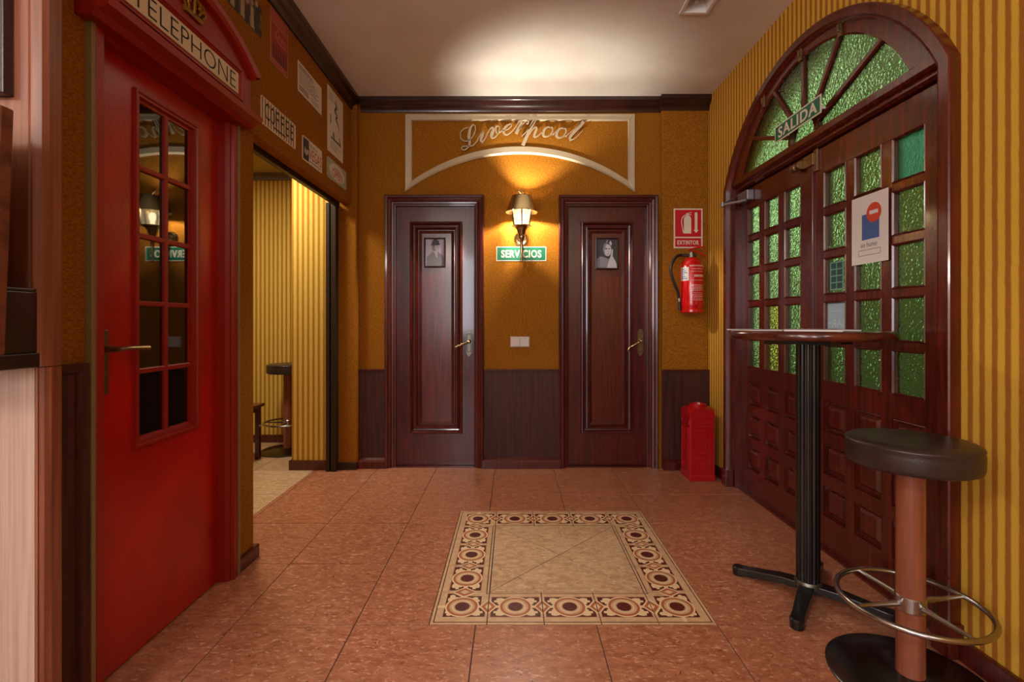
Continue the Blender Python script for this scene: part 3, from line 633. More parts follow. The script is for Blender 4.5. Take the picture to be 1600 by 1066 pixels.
mb.sweep([hp(HR, LX + .03), hp(HR, LX), hp(HR - .024, LX), hp(HR - .024, LX + .03)]); mb.build('hub_arc', EXIT, lu)
ed_ = [0.0] + angs + [pi]
for i in range(6):
    t0, t1 = ed_[i], ed_[i + 1]; pts = [(HC[0] + HR * .97 * cos(t1), HC[1] + HR * .97 * sin(t1)), (HC[0] + HR * .97 * cos(t0), HC[1] + HR * .97 * sin(t0))]
    for j in range(9):
        t = t0 + (t1 - t0) * j / 8
        if i == 0 and j == 0: kk = GW_
        elif i == 5 and j == 8: kk = GW_
        else: kk = rim(t)
        pts.append((HC[0] + cos(t) * (kk + .004), HC[1] + sin(t) * (kk + .004)))
    mb = MB(); mb.prism(pts, right(0), -(LX + .02), -(LX + .014)); mb.build('pane', GGLASS if i != 4 else GGLASS, lu)
mb = MB(); mb.prism([(p[1], p[2]) for p in hp(HR - .02, 0)], right(0), -(LX + .02), -(LX + .014)); mb.build('pane', GGLASS, lu)
for dy, a in ((-.30, 60), (.0, 90), (.36, 125)):                # latches on the lunette rim
    t = radians(90 - math.degrees(math.asin(dy / RO)) ) ; yy = EC + dy; zz = EZ + sqrt(RO ** 2 - dy ** 2)
    MB().box(LX - .012, LX, yy - .012, yy + .012, zz - .055, zz + .02).box(LX - .02, LX - .01, yy - .006, yy + .006, zz - .035, zz).build('latch', BRASSD, lu, bevel=.002)
# leaves
PW, PM, PH, PMZ = .159, .055, .180, .0336
PZ0 = .826
panM = MB().rings(-.08, .08, -.074, .074, [(0, 0), (.005, .002), (.009, -.008), (.016, -.009), (.032, .001), (.036, .002)], lambda u, v, n: (-n, u, v), cap=True)
pan_me = bpy.data.meshes.new('raised_panel'); pan_me.from_pydata(panM.v, [], panM.f); pan_me.materials.append(EXIT)
def prect(w, h):
    b = MB().box(-.003, .003, -w / 2, w / 2, -h / 2, h / 2); me = bpy.data.meshes.new('pane'); me.from_pydata(b.v, [], b.f); return me
pane_me = {}
for g_, nm in ((GGLASS, 'g'), (GTEAL, 't'), (GYELL, 'y')):
    me = prect(PW + .006, PH + .006); me.materials.append(g_); pane_me[nm] = me
def leaf(y0, far):
    M = right(XE); w = .769; st = (w - 3 * PW - 2 * PM) / 2; mb = MB(); T = -.042
    mb.slab(y0, y0 + st, .008, 1.985, M, T, 0).slab(y0 + w - st, y0 + w, .008, 1.985, M, T, 0)
    cols = [y0 + st + i * (PW + PM) for i in range(3)]; rows = [PZ0 + j * (PH + PMZ) for j in range(5)]; prow = [.165 + j * .2085 for j in range(3)]
    zt = rows[-1] + PH
    mb.slab(y0 + st, y0 + w - st, zt, 1.985, M, T, 0).slab(y0 + st, y0 + w - st, .008, .165, M, T, 0).slab(y0 + st, y0 + w - st, prow[2] + .148, PZ0, M, T, 0)
    for c in cols[1:]: mb.slab(c - PM, c, .165, prow[2] + .148, M, T, 0).slab(c - PM, c, PZ0, zt, M, T + .006, -.003)
    for r in rows[1:]:
        for c in cols: mb.slab(c, c + PW, r - PMZ, r, M, T + .006, -.005)
    for r in prow[1:]:
        for c in cols: mb.slab(c, c + PW, r - .0605, r, M, T, -.0)
    for c in cols:
        for r in rows: mb.rings(c - .001, c + PW + .001, r - .001, r + PH + .001, [(0, -.002), (.004, .002), (.009, -.004), (.010, -.018)], M)
        for r in prow: mb.slab(c, c + PW, r, r + .148, M, T, -.026)
    lf = mb.build('door_leaf', EXIT, ed)
    lf['label'] = 'far leaf with door closer and brass pull' if far else 'near leaf with notices on its glass'
    org = Vector(ed.location)
    for ci, c in enumerate(cols):
        for ri, r in enumerate(rows):
            kind = 'g'
            if not far and ci == 0 and ri == 4: kind = 't'
            if far and ci == 1 and ri in (0, 1): kind = 'y'
            o = bpy.data.objects.new('pane', pane_me[kind]); C.objects.link(o); o.parent = lf; o.location = Vector((XE + .020, c + PW / 2, r + PH / 2)) - org
        for r in prow:
            o = bpy.data.objects.new('raised_panel', pan_me); C.objects.link(o); o.parent = lf; o.location = Vector((XE + .006, c + PW / 2, r + .074)) - org; o.scale = (1.6, .99, .99)
    return lf, cols, rows
near_leaf, ncol, nrow = leaf(EC + .010 - .771, False)
far_leaf, fcol, frow = leaf(EC + .012, True)
MB().box(XE - .012, XE + .002, EC - .012, EC + .03, .012, 1.98).build('meeting_bead', EXIT, far_leaf, bevel=.003)
# hardware on the far leaf
mb = MB(); hy = EC + .055; mb.tube(spline([(XE - .002, hy, 1.085), (XE - .03, hy, 1.075), (XE - .045, hy + .004, 1.03), (XE - .032, hy + .002, .985), (XE - .045, hy, .955), (XE - .028, hy, .935), (XE - .004, hy, .93)], 4), .008, 10); mb.build('door_pull', BRASSD, far_leaf, smooth=True)
MB().box(XE - .03, XE, EC + .03, EC + .10, .805, .845).box(XE - .038, XE - .02, EC + .025, EC + .05, .775, .855).lathe([(.012, -.05), (.012, -.03)], (XE, EC + .04, .80), 10, 'X').build('night_latch', GREYM, far_leaf, bevel=.003)
mb = MB(); mb.box(XE - .045, XE, EC + .60, EC + .735, 1.90, 1.965); mb.build('door_closer', GREYM, far_leaf, bevel=.004)
MB().tube([(XE - .05, EC + .60, 1.895), (XE - .16, EC + .70, 1.888)], .008, 8).tube([(XE - .16, EC + .70, 1.888), (XR - .03, EC + .74, 1.94)], .006, 8).lathe([(.013, -.012), (.013, .016)], (XE - .16, EC + .70, 1.888), 12).build('closer_arm', GREYM, far_leaf)
mb = MB(); mb.lathe([(.022, 0), (.022, .012), (.016, .014), (.016, .035), (.022, .04), (.022, .075)], (XE - .03, EC + .05, 1.94), 16, 'Y'); mb.box(XE - .022, XE, EC - .03, EC + .05, 1.915, 1.975).box(XE - .012, XE, EC - .05, EC - .02, 1.88, 1.99); mb.build('rim_lock', BRASSD, far_leaf, bevel=.002)

# notices on the glass
Mn = right(XE - .006)
mb = MB(); u0, u1 = 2.168, 1.957; v0, v1 = 1.372, 1.668
mb.slab(u1, u0, v0, v1, Mn, 0, .001, 0); k = .0014
mb.flat([(2.105, 1.44 + .035), (2.005, 1.475), (2.005, 1.585), (2.105, 1.585)], Mn, k, 1); mb.flat(disc(2.035, 1.585, .042, 28), Mn, k + .0004, 2); mb.rect(2.06, 2.01, 1.579, 1.595, Mn, k + .0008, 0)
text(mb, 'sin humo', 2.112, 2.018, 1.443, 1.464, Mn, k, 3)
mb.rect(2.126, 1.998, 1.407, 1.4088, Mn, k, 3); mb.rect(2.126, 1.998, 1.430, 1.4318, Mn, k, 3); mb.rect(2.126, 2.1242, 1.407, 1.4318, Mn, k, 3); mb.rect(1.9998, 1.998, 1.407, 1.4318, Mn, k, 3)
bars(mb, 2.095, 2.03, 1.413, 1.426, 1, Mn, k, 4, .6, 0); bars(mb, 2.095, 2.02, 1.480, 1.51, 3, Mn, k + .0004, 4, .3, .3)
mb.build('paper_notice', [PAPER, SBLUE, mat('print_orange_red', (206, 70, 52), .6), PDARK, PLIGHT], label='white smoke free notice with red no entry symbol taped to the door glass', cat='notice')
Mg = right(XE + .0145)
mb = MB(); c, r = ncol[2], nrow[2]; mb.slab(c + .035, c + .130, r + .02, r + .155, Mg, 0, .001, 0)
for i in range(2):
    for j in range(4): mb.rect(c + .042 + i * .043, c + .079 + i * .043, r + .026 + j * .032, r + .053 + j * .032, Mg, .0014, 1)
mb.build('grid_sticker', [STEALG, SDARKG], label='teal sticker with eight small dark squares on a door pane', cat='sticker')
mb = MB(); r = nrow[1]; mb.slab(c + .004, c + PW - .004, r + .004, r + PH - .004, Mg, 0, .001, 0); text(mb, 'BAR+', c + .012, c + .150, r + .055, r + .092, Mg, .0014, 1); mb.rect(c + .02, c + .14, r + .130, r + .1325, Mg, .0014, 1)
mb.build('bar_sticker', [STEALB, mat('print_pale', (176, 196, 196), .6)], label='pale blue sticker with mirrored bar lettering on a door pane', cat='sticker')
mb = MB(); Ms = right(XR - .05); u0, u1, v0, v1 = 2.245, 2.640, 2.098, 2.186
mb.slab(u0, u1, v0, v1, Ms, 0, .003, 0); mb.rect(u0 + .007, u1 - .007, v0 + .007, v1 - .007, Ms, .0034, 1); text(mb, 'SALIDA', u1 - .035, u0 + .028, v0 + .015, v1 - .015, Ms, .0038, 0, bold=.05)
for y in (u0 + .03, u1 - .03): mb.box(XR - .05, XR - .014, y - .004, y + .004, v0 + .03, v0 + .04, 0)
mb.build('exit_sign', [SCRM, GREEN], label='green SALIDA sign in front of the fan window', cat='sign')

# street outside the exit door
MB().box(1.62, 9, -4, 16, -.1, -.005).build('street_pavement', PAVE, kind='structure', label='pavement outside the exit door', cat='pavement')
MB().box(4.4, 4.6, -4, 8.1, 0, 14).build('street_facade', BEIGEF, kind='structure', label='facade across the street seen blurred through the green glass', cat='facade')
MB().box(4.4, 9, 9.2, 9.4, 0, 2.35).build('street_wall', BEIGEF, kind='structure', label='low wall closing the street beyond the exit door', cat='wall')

# ------------------------------------------------------------------ Liverpool panel on the back wall
fr = thing('wall_moulding_frame', (bx(812), YW, bz(300)), 'champagne coloured moulding frame with arched bottom edge above the toilets', 'moulding')
M = back(YW); a, b, zt = bx(633, 3.69), bx(992, 3.69), bz(178, 3.69); zi = bz(300, 3.69); w = .052
def bar(poly):
    mb = MB(); mb.prism(poly, M, -.001, .014); return mb
zr = bz(240.5, 3.69) - zi; hs = (b - a) / 2; um = (a + b) / 2
def carc(half, rise, z0, k=32):
    R = (half ** 2 + rise ** 2) / (2 * rise); t = math.asin(half / R); return [(um + R * sin(-t + 2 * t * i / k), z0 + rise - R + R * cos(-t + 2 * t * i / k)) for i in range(k + 1)]
lo_ = carc(hs, zr, zi); hi_ = carc(hs - w, bz(229, 3.69) - (zi + .085), zi + .085)
mb = MB(); mb.prism([(a, zt), (b, zt), (b - w, zt - w), (a + w, zt - w)], M, -.001, .014); mb.build('top_bar', SILV, fr, bevel=.004)
for s, n in ((0, 'l'), (1, 'r')):
    q = [(a, zt), (a + w, zt - w), (a + w, zi + .085), (a, zi)] if s == 0 else [(b, zt), (b - w, zt - w), (b - w, zi + .085), (b, zi)]
    mb = MB(); mb.prism(q, M, -.001, .014); mb.build('side_bar', SILV, fr, bevel=.004)
mb = MB(); mb.sweep([[M(p[0], p[1], -.001) for p in lo_], [M(p[0], p[1], .010) for p in lo_], [M(p[0] * .8 + q[0] * .2, p[1] * .8 + q[1] * .2, .020) for p, q in zip(lo_, hi_)], [M(q[0] * .75 + p[0] * .25, q[1] * .75 + p[1] * .25, .014) for p, q in zip(lo_, hi_)], [M(q[0], q[1], .012) for q in hi_], [M(q[0], q[1], -.001) for q in hi_]]); mb.build('arched_bar', SILV, fr, smooth=True)
mb = MB(); mb.rings(a + w - .012, b - w + .012, zi + .105, zt - w + .012, [(0, .013), (.003, .020), (.009, .020), (.012, .0)], M, bottom=False)
mb.build('inner_bead', SILV, fr)

LET = [('L', [[(225, 203, 6), (175, 218, 8), (138, 262, 9), (138, 315, 9), (170, 350, 9), (215, 350, 9), (262, 312, 8), (296, 245, 8), (294, 190, 8), (268, 178, 11), (240, 225, 24), (229, 305, 30), (236, 375, 26), (218, 420, 14), (178, 450, 10), (147, 437, 9), (165, 412, 9), (215, 408, 10), (268, 402, 12), (308, 362, 9), (342, 300, 8)]]),
       ('i', [[(342, 300, 8), (382, 248, 16), (372, 290, 26), (358, 338, 24), (372, 360, 12), (405, 322, 8), (432, 262, 8), (455, 225, 8)]]),
       ('v', [[(452, 228, 9), (480, 205, 16), (492, 232, 26), (474, 285, 30), (478, 318, 16), (520, 302, 9), (556, 240, 9), (554, 196, 10), (530, 190, 12), (518, 222, 16), (534, 268, 12), (590, 238, 7)]]),
       ('e', [[(588, 240, 7), (650, 225, 7), (690, 188, 9), (680, 168, 9), (640, 185, 18), (608, 232, 28), (612, 270, 20), (645, 282, 10), (700, 242, 8), (750, 178, 7)]]),
       ('r', [[(748, 180, 7), (772, 140, 12), (800, 136, 20), (788, 180, 28), (760, 232, 30), (742, 272, 30)], [(770, 225, 8), (812, 170, 8), (848, 136, 10), (874, 138, 14), (868, 164, 12), (852, 160, 8)]]),
       ('p', [[(800, 300, 7), (840, 262, 8), (890, 205, 9), (940, 130, 10)], [(940, 122, 30), (905, 195, 32), (862, 290, 32), (815, 396, 34)], [(890, 275, 8), (925, 220, 9), (955, 202, 14), (962, 225, 22), (940, 280, 24), (945, 310, 12), (985, 290, 8), (1032, 245, 7)]]),
       ('o', [[(1118, 202, 8), (1085, 200, 12), (1046, 232, 24), (1034, 278, 26), (1058, 304, 14), (1104, 290, 10), (1136, 242, 12), (1130, 205, 10), (1100, 204, 8)], [(1098, 296, 6), (1150, 268, 7), (1185, 235, 7)]]),
       ('o', [[(1264, 214, 8), (1231, 212, 12), (1192, 244, 24), (1180, 290, 26), (1204, 316, 14), (1250, 302, 10), (1282, 254, 12), (1276, 217, 10), (1246, 216, 8)], [(1244, 308, 6), (1290, 290, 7), (1325, 260, 7)]]),
       ('l', [[(1322, 262, 7), (1380, 220, 8), (1440, 160, 9)], [(1474, 140, 34), (1430, 195, 32), (1372, 255, 30), (1330, 305, 26), (1332, 334, 16), (1368, 330, 9), (1410, 295, 7), (1462, 240, 6)]])]
lt = thing('script_lettering', (bx(815), YW, bz(240)), 'raised champagne script lettering reading Liverpool inside the arched frame', 'lettering')
Yt = 3.672; px = lambda x: bx(700 + x / 6.957, Yt); pz = lambda y: bz(170 + y / 6.957, Yt); sc = Yt / F / 6.957
for ch, strokes in LET:
    mb = MB()
    for st in strokes: ribbon(mb, [(px(x), pz(y), w_ * sc * 1.08) for x, y, w_ in st], back(YW), .024, .032)
    u, v, _ = strokes[-1][len(strokes[-1]) // 2]; mb.tube([(px(u), YW + .002, pz(v)), (px(u), YW - .026, pz(v))], .004, 6); mb.build('letter', LETTR, lt)

# ------------------------------------------------------------------ sconce
LXc, LY = bx(815, 3.51), 3.51
sc_ = thing('wall_lantern', (LXc, YW, 1.57), 'lit brass wall lantern with conical shade between the toilet doors', 'lamp')
c = (LXc, LY, 0)
MB().lathe([(.07, 2.044), (.073, 2.047), (.07, 2.049), (.114, 1.937), (.118, 1.933), (.116, 1.929), (.112, 1.934), (.068, 2.042), (.07, 2.044)], c, 6 * 6, cap=False).build('shade', BRASS, sc_, smooth=True)
MB().lathe([(.058, 1.832), (.066, 1.93)], c, 24, cap=False).build('glass_chimney', GLOW, sc_, smooth=True)
for k in range(6):
    t = k * pi / 3 + pi / 6 * 0; MB().tube([(LXc + .062 * cos(t - pi / 2), LY + .062 * sin(t - pi / 2), 1.83), (LXc + .078 * cos(t - pi / 2), LY + .078 * sin(t - pi / 2), 1.945)], [.0048, .008], 8).build('post', BRASS, sc_, smooth=True)
MB().lathe([(0, 1.836), (.064, 1.836), (.072, 1.832), (.07, 1.828), (.05, 1.82), (.034, 1.80), (.030, 1.775), (.022, 1.765), (.026, 1.752), (.022, 1.738), (.016, 1.73), (.0125, 1.722), (.0105, 1.65), (.008, 1.585), (.010, 1.578), (.008, 1.570), (0, 1.565)], c, 24).build('stem', BRASS, sc_, smooth=True)
MB().lathe([(.0, -.022), (.02, -.020), (.028, -.010), (.036, -.012), (.046, -.016), (.054, -.010), (.058, .001)], (LXc, YW, bz(371)), 32, 'Y').build('back_plate', BRASS, sc_, smooth=True)
MB().tube([(LXc, YW - .018, 1.755), (LXc, LY + .02, 1.752)], .010, 10).build('arm', BRASS, sc_, smooth=True)
mb = MB(); mb.tube([(LXc - .072, LY, 2.046), (LXc + .072, LY, 2.046)], .0035, 6)
for pts in ([(-.004, 2.046), (0, 2.065), (-.014, 2.08), (-.024, 2.088), (-.016, 2.096), (-.006, 2.088)], [(0, 2.05), (.012, 2.062), (.024, 2.058)], [(.0, 2.062), (.012, 2.078), (.022, 2.09)]): mb.tube(spline([(LXc + p, LY, z) for p, z in pts], 4), .0045, 8)
mb.build('finial', BRASS, sc_, smooth=True)
MB().lathe([(0, 1.835), (.015, 1.836), (.015, 1.865), (.022, 1.885), (.024, 1.905), (.016, 1.925), (0, 1.93)], c, 16).build('bulb', BULB, sc_, smooth=True)
pl = bpy.data.lights.new('lantern_bulb_light', 'POINT'); pl.energy = 54; pl.color = (1.0, .90, .74); pl.shadow_soft_size = .018
po = bpy.data.objects.new('lantern_bulb_light', pl); C.objects.link(po); po.location = (LXc - .032, LY, 1.960)

sc_.location.z -= .011
# signs and switches on the back wall
mb = MB(); M = back(YW); u0, u1, v0, v1 = bx(775.5, 3.695), bx(853.5, 3.695), bz(408, 3.695), bz(385.5, 3.695)
mb.slab(u0, u1, v0, v1, M, 0, .004, 0).rect(u0 + .006, u1 - .006, v0 + .006, v1 - .006, M, .0044, 1); text(mb, 'SERVICIOS', u0 + .038, u1 - .038, v0 + .026, v1 - .026, M, .0048, 0, bold=.05); mb.build('toilet_sign', [SCRM, GREEN], label='green SERVICIOS sign under the wall lantern', cat='sign')
u0, u1, v0, v1 = bx(797.5, 3.69), bx(827.5, 3.69), bz(542.5, 3.69), bz(526, 3.69)
sw = thing('light_switch', ((u0 + u1) / 2, YW, v0), 'double white rocker light switch on the wall between the toilet doors', 'light switch')
mb = MB(); mb.slab(u0, u1, v0, v1, M, 0, .018); mb.build('switch_plate', SWCH, sw, bevel=.004)
for a, b in ((u0 + .006, (u0 + u1) / 2 - .004), ((u0 + u1) / 2 + .004, u1 - .006)):
    mb = MB(); mb.hexa([M(a, v0 + .006, .016), M(b, v0 + .006, .016), M(b, v0 + .006, .028), M(a, v0 + .006, .028), M(a, v1 - .012, .016), M(b, v1 - .012, .016), M(b, v1 - .012, .021), M(a, v1 - .012, .021)]); r_ = mb.build('rocker', SWCH, sw, bevel=.002)
    mb = MB(); mb.slab((a + b) / 2 - .007, (a + b) / 2 + .007, v0 + .028, v0 + .034, M, .024, .0268); mb.build('indicator', mat('switch_neon', (236, 110, 110), .4, emit=.4), r_)

# fire extinguisher corner
YX = 3.665; M = back(YX)
mb = MB(); u0, u1, v0, v1 = bx(1052.5, YX), bx(1097.5, YX), bz(388, YX), bz(326, YX)
mb.slab(u0, u1, v0, v1, M, 0, .003, 0); vm = v0 + (v1 - v0) * .27; e = .01
mb.rect(u0 + e, u1 - e, vm + e / 2, v1 - e, M, .0034, 1).rect(u0 + e, u1 - e, v0 + e, vm - e / 2, M, .0034, 1); text(mb, 'EXTINTOR', u0 + .028, u1 - .028, v0 + .026, vm - .022, M, .0038, 0, bold=.05)
cu = u0 + .105
mb.prism([(cu - .028, vm + .03), (cu + .028, vm + .03), (cu + .028, v1 - .075), (cu + .018, v1 - .058), (cu + .008, v1 - .052), (cu - .008, v1 - .052), (cu - .018, v1 - .058), (cu - .028, v1 - .075)], M, .0034, .0038, 0); mb.rect(cu - .008, cu + .008, v1 - .055, v1 - .035, M, .0038, 0); mb.flat([(cu - .01, v1 - .042), (cu + .03, v1 - .026), (cu + .03, v1 - .031), (cu - .006, v1 - .048)], M, .0040, 0); mb.rect(cu, cu + .03, v1 - .05, v1 - .045, M, .0040, 0)
ribbon(mb, [(cu - .005, v1 - .045, .006), (cu - .034, v1 - .062, .006), (cu - .046, v1 - .10, .006), (cu - .034, v1 - .17, .007), (cu - .03, vm + .035, .01)], M, .0034, .004, 0)
au = u0 + .170; mb.rect(au - .010, au + .010, vm + .058, v1 - .03, M, .0038, 0).flat([(au - .020, vm + .058), (au, vm + .034), (au + .020, vm + .058)], M, .0038, 0)
mb.build('extinguisher_sign', [SCRM, SRED], label='red and white EXTINTOR sign above the fire extinguisher', cat='sign')

ex = thing('fire_extinguisher', (1.325, YX - .095, 1.185), 'red fire extinguisher with black hose hung in the corner', 'fire extinguisher')
ec = (1.325, YX - .095, 0); R = .081; zb, zt = 1.186, 1.60
MB().lathe([(0, zb + .02), (R - .006, zb + .02), (R - .002, zb + .035), (R, zb + .06), (R, zt - .075), (R - .012, zt - .035), (R - .035, zt - .01), (.022, zt), (0, zt)], ec, 36).build('cylinder_body', EXTR, ex, smooth=True)
MB().lathe([(R - .004, zb), (R + .003, zb + .006), (R + .003, zb + .022), (R - .004, zb + .03)], ec, 36).build('foot_ring', EXTR, ex, smooth=True)
MB().lathe([(.02, zt - .002), (.02, zt + .03), (.014, zt + .035), (.014, zt + .05), (0, zt + .052)], ec, 16).tube([(ec[0] - .075, ec[1], zt + .016), (ec[0] + .035, ec[1], zt + .016)], .012, 10).build('valve', PEWTER, ex, smooth=True)
MB().tube(spline([(ec[0] - .03, ec[1] - .01, zt + .05), (ec[0] + .02, ec[1] - .012, zt + .066), (ec[0] + .09, ec[1] - .012, zt + .075)], 4), .006, 8).tube(spline([(ec[0] - .01, ec[1] - .012, zt + .045), (ec[0] + .05, ec[1] - .012, zt + .035), (ec[0] + .095, ec[1] - .012, zt + .004)], 4), .006, 8).build('squeeze_handle', EXTR, ex, smooth=True)
hp_ = [(-.07, -.0, zt + .016), (-.115, -.008, zt + .004), (-.152, -.02, zt - .05), (-.160, -.02, zt - .11), (-.138, -.02, zt - .19), (-.108, -.015, zt - .26), (-.097, -.01, zt - .315)]
MB().tube(spline([(ec[0] + a, ec[1] + b, z) for a, b, z in hp_], 6), .0105, 10).build('hose', RUBB, ex, smooth=True)
MB().tube([(ec[0] - .097, ec[1] - .01, zt - .305), (ec[0] - .096, ec[1] - .01, zt - .33)], .013, 10).build('nozzle_collar', PEWTER, ex, smooth=True)
MB().tube([(ec[0] - .096, ec[1] - .01, zt - .33), (ec[0] - .093, ec[1] - .01, zt - .395)], [.009, .0125], 10).build('nozzle', RUBB, ex, smooth=True)
def patch(mb, a0, a1, z0, z1, r, mi):
    k = 6; A = [radians(a0 + (a1 - a0) * i / k) for i in range(k + 1)]
    mb.sweep([[(ec[0] + r * cos(a), ec[1] + r * sin(a), z) for a in A] for z in (z0, z1)], mi)
mb = MB(); patch(mb, 186, 236, zb + .235, zb + .335, R + .0006, 0)
for i in range(6): patch(mb, 192, 228 - 8 * (i % 3), zb + .248 + i * .014, zb + .254 + i * .014, R + .0010, 1)
mb.build('label_sticker', [PAPER, SBLUE], ex)
mb = MB()
for i, (a0, a1, z, h) in enumerate([(240, 325, .338, .010), (250, 320, .318, .005), (245, 315, .300, .004), (262, 325, .262, .016), (245, 320, .236, .003), (248, 322, .200, .004), (248, 322, .19, .004), (248, 322, .18, .004), (248, 318, .17, .004), (248, 320, .16, .003), (258, 322, .142, .004), (248, 322, .128, .004), (258, 320, .116, .004), (252, 318, .104, .004), (250, 322, .092, .004)]):
    a = a0
    while a < a1 - 2: w = random.uniform(4, 12); patch(mb, a, min(a + w, a1), zb + z, zb + z + h, R + .0006, 0); a += w + 2.5
mb.build('printed_instructions', mat('print_pinkish_white', (226, 190, 184), .5), ex, kind='stuff')
MB().box(ec[0] - .02, ec[0] + .02, ec[1] + R - .004, YX + .001, zt - .12, zt - .06).build('wall_bracket', PEWTER, ex)

# red telephone box shaped bin
BX0, BX1, BY0, BY1 = 1.238, 1.420, 3.372, 3.560
bn = thing('telephone_box_bin', ((BX0 + BX1) / 2, (BY0 + BY1) / 2, 0), 'red plastic bin shaped like a telephone box in the corner', 'bin')
bcx, bcy, hx_, hy_ = (BX0 + BX1) / 2, (BY0 + BY1) / 2, (BX1 - BX0) / 2, (BY1 - BY0) / 2
mb = MB(); lv = [(0, 1.0), (.035, 1.0), (.042, .965), (.44, .955), (.447, .985), (.472, .99)]
vs = []; 
for z, k in lv: vs += [(bcx - hx_ * k, bcy - hy_ * k, z), (bcx + hx_ * k, bcy - hy_ * k, z), (bcx + hx_ * k, bcy + hy_ * k, z), (bcx - hx_ * k, bcy + hy_ * k, z)]
mb.add(vs, [(0, 1, 2, 3)] + [(j * 4 + i, j * 4 + (i + 1) % 4, j * 4 + 4 + (i + 1) % 4, j * 4 + 4 + i) for j in range(len(lv) - 1) for i in range(4)]); mb.build('bin_body', PLAST, bn, bevel=.004)
n = 10; g = [[None] * (n + 1) for _ in range(n + 1)]; vs = []
for i in range(n + 1):
    for j in range(n + 1):
        x, y = -1 + 2 * i / n, -1 + 2 * j / n; vs.append((bcx + x * hx_ * .99, bcy + y * hy_ * .99, .472 + .052 * max(1 - x * x, 1 - y * y) ** 1 * (0.75 + .25 * (1 - max(abs(x), abs(y))))))
fs = [(i * (n + 1) + j, (i + 1) * (n + 1) + j, (i + 1) * (n + 1) + j + 1, i * (n + 1) + j + 1) for i in range(n) for j in range(n)]
mb = MB(); mb.add(vs, fs)
for i in range(n):                                            # close the arched gables
    for (p, q) in (((i, 0), (i + 1, 0)), ((i, n), (i + 1, n)), ((0, i), (0, i + 1)), ((n, i), (n, i + 1))):
        P_, Q_ = vs[p[0] * (n + 1) + p[1]], vs[q[0] * (n + 1) + q[1]]; mb.add([P_, Q_, (Q_[0], Q_[1], .468), (P_[0], P_[1], .468)], [(0, 1, 2, 3)])
mb.build('domed_top', PLAST, bn, smooth=True, angle=30)
mb = MB(); mb.lathe([(.054, .505), (.056, .530), (.050, .532), (.046, .514), (.0, .514)], (bcx, bcy, 0), 24, sx=1.1); mb.build('opening_rim', PLAST, bn, smooth=True)
for M_, h in ((lambda u, v, n_: (bcx + u, bcy - hy_ * .958 - n_, v), hx_), (lambda u, v, n_: (bcx - hx_ * .958 - n_, bcy + u, v), hy_)):
    mb = MB(); hb = h * .62; mb.rings(-hb - .012, hb + .012, .07, .375, [(0, -.003), (.002, .006), (.007, .006), (.009, -.003)], M_); mb.rings(-hb - .02, hb + .02, .392, .425, [(0, -.003), (.002, .0035), (.006, .0035), (.008, -.003)], M_)
    for i in (-.45, .45): mb.slab(i * hb - .002, i * hb + .002, .08, .37, M_, -.003, .005)
    for r in range(1, 8): mb.slab(-hb, hb, .07 + r * .038, .0735 + r * .038, M_, -.003, .005)
    mb.build('window_relief', PLAST, bn)

# ------------------------------------------------------------------ ceiling light
cl = thing('recessed_ceiling_light', ((GX0 + GX1) / 2, (GY0 + GY1) / 2, ZC - .006), 'white framed recessed ceiling light, switched off', 'ceiling light')
mb = MB(); Mc = lambda u, v, n: (u, v, ZC - n); mb.rings(GX0 - .018, GX1 + .018, GY0 - .018, GY1 + .018, [(0, 0), (.002, .008), (.018, .008), (.020, 0), (.034, -.08)], Mc); mb.build('light_frame', WHITE, cl)
mb = MB(); mb.rings(GX0, GX1, GY0, GY1, [(.012, -.08), (.02, -.09)], Mc, cap=True); mb.build('reflector', STEEL, cl)
MB().tube([((GX0 + GX1) / 2, GY0 + .03, ZC + .05), ((GX0 + GX1) / 2, GY1 - .03, ZC + .05)], .014, 12).box((GX0 + GX1) / 2 - .01, (GX0 + GX1) / 2 + .01, GY1 - .035, GY1 - .012, ZC + .03, ZC + .08).build('lamp_tube', WHITE, cl, smooth=True)

# ------------------------------------------------------------------ posters on the left wall
M = left(XL)
def plate(mb, u0, u1, v0, v1, mi=0, r=.0, th=.0015):
    if r: 
        poly = []
        for cu, cv, a in ((u1 - r, v1 - r, 0), (u0 + r, v1 - r, 90), (u0 + r, v0 + r, 180), (u1 - r, v0 + r, 270)):
            poly += [(cu + r * cos(radians(a + t)), cv + r * sin(radians(a + t))) for t in (0, 30, 60, 90)]
        mb.prism(poly, M, 0, th, mi)
    else: mb.slab(u0, u1, v0, v1, M, 0, th, mi)
# (u runs along +y, which reads left to right seen from the room)
mb = MB(); plate(mb, 1.95, 2.347, 2.50, 2.651); k = .0019
for i in range(9): u = 1.98 + i * .04; mb.flat([(u - .016, 2.505), (u + .018, 2.505), (u + .012, 2.585 + .02 * (i % 3)), (u - .010, 2.585 + .02 * (i % 3))], M, k, 1 + i % 2); mb.flat(disc(u, 2.605 + .018 * (i % 3), .013, 12), M, k + .0004, 2)
mb.build('photo_poster', [PSEP, PDARK, mat('photo_warm_light', (168, 152, 124), .6)], label='faded group photograph poster above the telephone sign', cat='poster')
mb = MB(); u0, u1, v0, v1 = 2.433, 2.62, 2.444, 2.724; plate(mb, u0, u1, v0, v1, 1); mb.rect(u0 + .005, u1 - .005, v0 + .005, v1 - .005, M, .0018, 0)
bars(mb, u0 + .012, u1 - .012, v1 - .075, v1 - .012, 5, M, .0022, 1, .55, .1); text(mb, 'Cavern', u0 + .05, u1 - .018, v0 + .150, v0 + .195, M, .0022, 1, slant=.18); ribbon(mb, [(u0 + .06, v0 + .175, .004), (u0 + .05, v0 + .15, .005), (u0 + .1, v0 + .136, .005), (u1 - .02, v0 + .14, .003)], M, .0018, .0024, 1)
